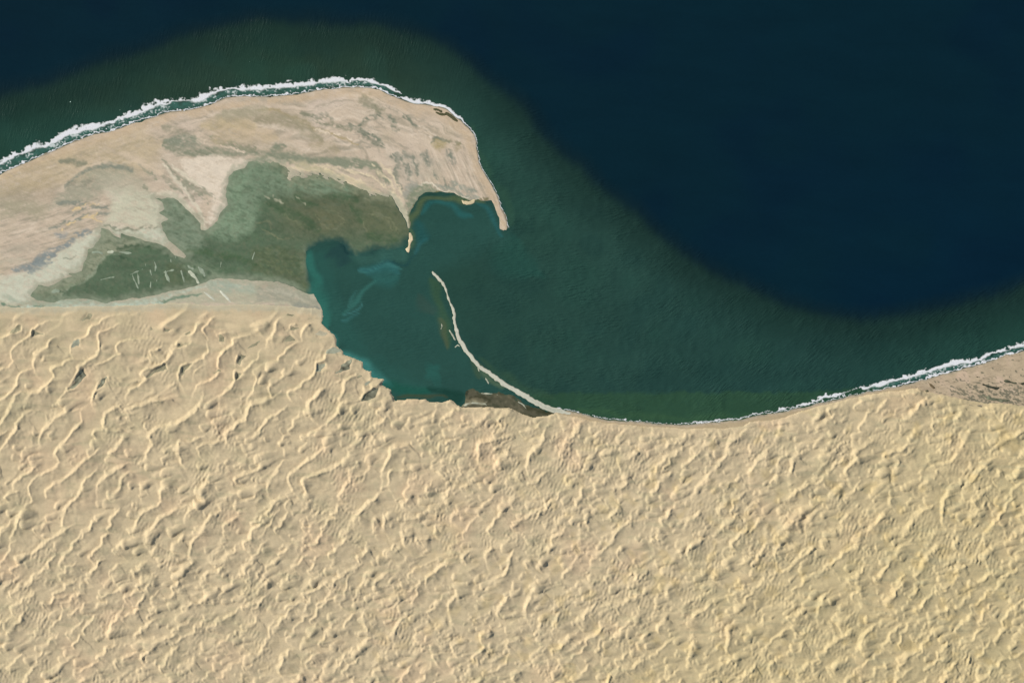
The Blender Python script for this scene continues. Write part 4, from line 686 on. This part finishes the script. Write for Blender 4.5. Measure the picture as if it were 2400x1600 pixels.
# dark outcrops on the gravel plain
def Z8(*v): return [(1900 + v[i] / 4.704, 700 + v[i + 1] / 4.704) for i in range(0, len(v), 2)]
for i, (P, c, lb) in enumerate(((Z8(1875, 945, 1930, 945, 2000, 965, 2090, 985, 2050, 1000, 1950, 975), (64, 66, 54), 'largest black streak in the middle of the gravel plain'), (Z8(2115, 900, 2160, 895, 2240, 920, 2352, 925, 2352, 945, 2200, 930), (78, 80, 64), 'long dark streak at the right edge of the gravel plain'),
        (Z8(1295, 920, 1340, 935, 1375, 985, 1350, 992, 1320, 970), (112, 98, 74), 'brown triangular patch at the left corner of the gravel plain'), (Z8(1260, 1015, 1290, 1012, 1320, 1025, 1290, 1035), (84, 82, 64), 'small dark dash on the dune edge of the gravel plain'),
        (Z8(1810, 850, 1850, 862, 1845, 872, 1815, 862), (92, 90, 70), 'tiny dark dash high on the gravel plain'), (Z8(1890, 1060, 1960, 1085, 2060, 1100, 2200, 1120, 2100, 1140, 1960, 1110), (104, 106, 86), 'dark band along the lower edge of the gravel plain'), (Z8(1780, 985, 1840, 1000, 1900, 1025, 1850, 1020), (98, 98, 80), 'thin dark streak below the black one on the gravel plain'))):
    patch('rock_outcrop', M_FLAT, jag(poly_f(P), .8), bbox(P, 4), 1., 8.5, c, relief=3., seed=140 + i, colvar=.2, base=2., w=.9, category='rock outcrop', group='dark outcrops on the gravel plain', label=lb)
WR = Z2(118, 888, 133, 893); patch('driftwood', M_FLAT, capsule(WR, 1.3), bbox(WR, 4), .6, 11., (58, 54, 44), seed=150, w=.7, base=2., category='debris', label='small dark object lying on the outer beach at the waterline')

# ------------------------------------------------------------------ surf
def band_D(B, X, Y, xs, ys, pad=14):
    """normalised height across a breaker band and position along it"""
    D = np.full(X.shape, 9.); 
    Pq = catmull(B, 4)
    for k_ in range(len(Pq) - 1):
        a, b = Pq[k_], Pq[k_ + 1]; r = max(a[2], b[2]) * 1.2 + pad
        i0, i1, j0, j1 = grid_win(xs, ys, min(a[0], b[0]) - r, min(a[1], b[1]) - r, max(a[0], b[0]) + r, max(a[1], b[1]) + r)
        if i1 <= i0 or j1 <= j0: continue
        d, t, qx, qy = segdist(X[i0:i1, j0:j1], Y[i0:i1, j0:j1], a[:2], b[:2]); w_ = (a[2] * (1 - t) + b[2] * t) / 2
        D[i0:i1, j0:j1] = np.minimum(D[i0:i1, j0:j1], d / (w_ * .7))
    return D
def surf(name, B, label, fx, seed, cell=1.15, wash=None, shore_fade=None):
    xs = np.arange(min(p[0] for p in B) - 16, max(p[0] for p in B) + 16, cell); ys = np.arange(min(p[1] for p in B) - 22, max(p[1] for p in B) + 30, cell)
    X, Y = np.meshgrid(xs, ys); h, w_ = X.shape
    n1 = soft(h, w_, seed, 9, 6, cell=cell); n2 = soft(h, w_, seed + 1, 3.5, cell=cell); n3 = soft(h, w_, seed + 2, 26, cell=cell)
    XX = X + n1 * 1.2; YY = Y + n1 * 1.4 + n2 * .5
    D = band_D(B, XX, YY, xs, ys)
    core = 1.25 - D + (n3 * .2 + n1 * .16 + n2 * .12) * sm(2.2, 1.0, D)
    f = sm(-.15, .9, core) * (.9 + .1 * sm(-1, 1, n2)); tint = np.zeros_like(f)
    if wash is not None:
        Dw = band_D(wash, XX, YY, xs, ys); f = np.maximum(f, sm(.2, 2.0, n2 * .6 + n1 * .5 + .3 - Dw * .8 + n3 * .4) * .55)
        tint = sm(1.6, .3, Dw) * (.5 + .12 * n1)
    water = np.dstack([samp(S.c[..., i_], (Y - GY0) / CELL, (X - GX0) / CELL) for i_ in range(3)])
    water = water * (1 - tint[..., None]) + lin((62, 112, 100)) * tint[..., None]; col = water * (1 - f[..., None]) + lin((248, 250, 246)) * f[..., None]
    f = np.maximum(f, tint * .3)
    return grid_mesh(name, M_FOAM, xs, ys, .4 + 2.4 * f, cells(f > .03), alb(col), kind='stuff', label=label)
def zz(sx, ox, oy, *v): return [(ox + v[i] / sx, oy + v[i + 1] / sx, v[i + 2] / sx) for i in range(0, len(v), 3)]
BR1 = [(-140, 440, 14), (-60, 408, 14)] + zz(3.92, 0, 0, 0,1495,50, 100,1440,50, 200,1400,40, 330,1345,95, 420,1335,50, 500,1295,36, 600,1235,70, 700,1200,85, 850,1170,60, 950,1142,50, 1050,1110,36, 1150,1072,50, 1280,1030,50, 1380,975,80, 1500,943,66, 1620,922,50, 1700,918,60, 1830,915,80, 1900,868,90, 2000,830,60, 2080,822,26, 2150,808,34, 2250,812,75, 2352,812,66) \
    + zz(3.92, 600, 0, 100,800,64, 230,785,60, 350,780,60, 480,770,56, 600,745,76, 700,735,66, 780,735,50, 830,750,16, 900,735,26, 1000,735,44, 1060,745,66, 1120,765,36, 1200,790,26, 1280,835,40, 1335,860,10)
SH1 = [(x, y - 1.2, 3.0) for x, y in OUTER if x < 940]; SH1 = [(-140, 462, 4), (-60, 430, 4)] + SH1
WS1 = [((a[0] + a[0]) / 2, a[1] - 14, 17.) for a in SH1 if a[0] < 905]
def near(B, x):
    b = min(B, key=lambda p: abs(p[0] - x)); return b
WS1 = [(a[0], (a[1] + near(BR1, a[0])[1]) / 2 + 1, max(6, abs(a[1] - near(BR1, a[0])[1]))) for a in SH1 if a[0] < 930]
surf('outer_breakers', BR1, 'bright white line of breakers standing off the spit\'s seaward beach', None, 301, wash=WS1)
surf('swash_line', SH1, 'thin white wash line touching the spit\'s seaward beach', None, 311)
BR2 = zz(3.92, 600, 0, 1330,898,6, 1380,915,34, 1470,932,62, 1560,940,42, 1650,965,34, 1740,982,42, 1790,1018,38, 1840,1068,28, 1890,1090,26, 1910,1125,12, 1970,1180,9, 2008,1235,7, 2030,1300,3)
surf('corner_breakers', BR2, 'white breakers wrapping round the northeast corner of the spit', None, 321)
BR3 = zz(3.92, 1500, 760, 380,905,3, 480,904,8, 650,890,14, 800,878,14, 940,856,12, 980,843,5, 1060,825,24, 1120,815,8, 1150,806,3, 1180,802,9, 1230,795,3, 1300,772,30, 1360,762,14, 1395,765,3, 1480,735,22, 1560,725,22, 1650,685,30, 1720,663,34, 1800,650,18, 1870,630,12, 1940,603,13, 2000,585,6)
surf('low_breakers', BR3, 'thin broken white surf along the middle of the southern shore', None, 331)
BR4 = zz(4.704, 1900, 700, 540,980,8, 620,978,60, 750,945,62, 900,905,52, 1050,865,52, 1180,830,52, 1300,800,40, 1400,765,52, 1520,730,62, 1650,690,66, 1750,685,50, 1850,660,36, 1920,630,42, 2000,600,28, 2100,575,28, 2200,545,40, 2300,512,60, 2352,505,60) + [(2450, 790, 12), (2540, 758, 12)]
SH4 = [(x, y - 1, 3.6) for x, y in SHORE if x > 2030]
WS4 = [(a[0], (a[1] + near(BR4, a[0])[1]) / 2 + .5, max(4, .9 * abs(a[1] - near(BR4, a[0])[1]))) for a in SH4]
surf('east_breakers', BR4, 'bright white breakers along the right end of the southern shore', None, 341, wash=WS4)
surf('east_swash', SH4, 'thin white wash line on the beach below the eastern breakers', None, 351)
SH5 = [(x, y - 1, 1.6) for x, y in SHORE if 1300 < x < 2060]
surf('fine_swash', SH5, 'hairline of white wash along the curved southern beach', None, 361)
SH6 = [(x + .8, y, 1.5) for x, y in OUTER if 1100 < x] 
surf('point_swash', SH6, 'hairline of wash along the east side of the spit\'s hooked tip', None, 371)
for i, (x, y, w, lb) in enumerate(((165, 239, 1.0, 'tiny white fleck on the open shelf, leftmost but one'), (281, 258, 1.3, 'tiny white fleck above the second bulge of the breakers'), (526, 188, 1.6, 'white fleck just above the breakers near the top of their rise'), (585, 145, 1.2, 'faint white fleck farthest out on the shelf'), (26, 352, 1.5, 'white fleck close to the left end of the breakers'))):
    P = [(x - .5, y + .4), (x + .5, y - .4)]; patch('whitecap', M_FOAM, capsule(P, w * .35), bbox(P, 3), .5, 2., (130, 150, 140), seed=170 + i, w=.6, base=-1., category='whitecap', group='stray whitecaps off the spit', label=lb)
print('done', time.time() - T0)
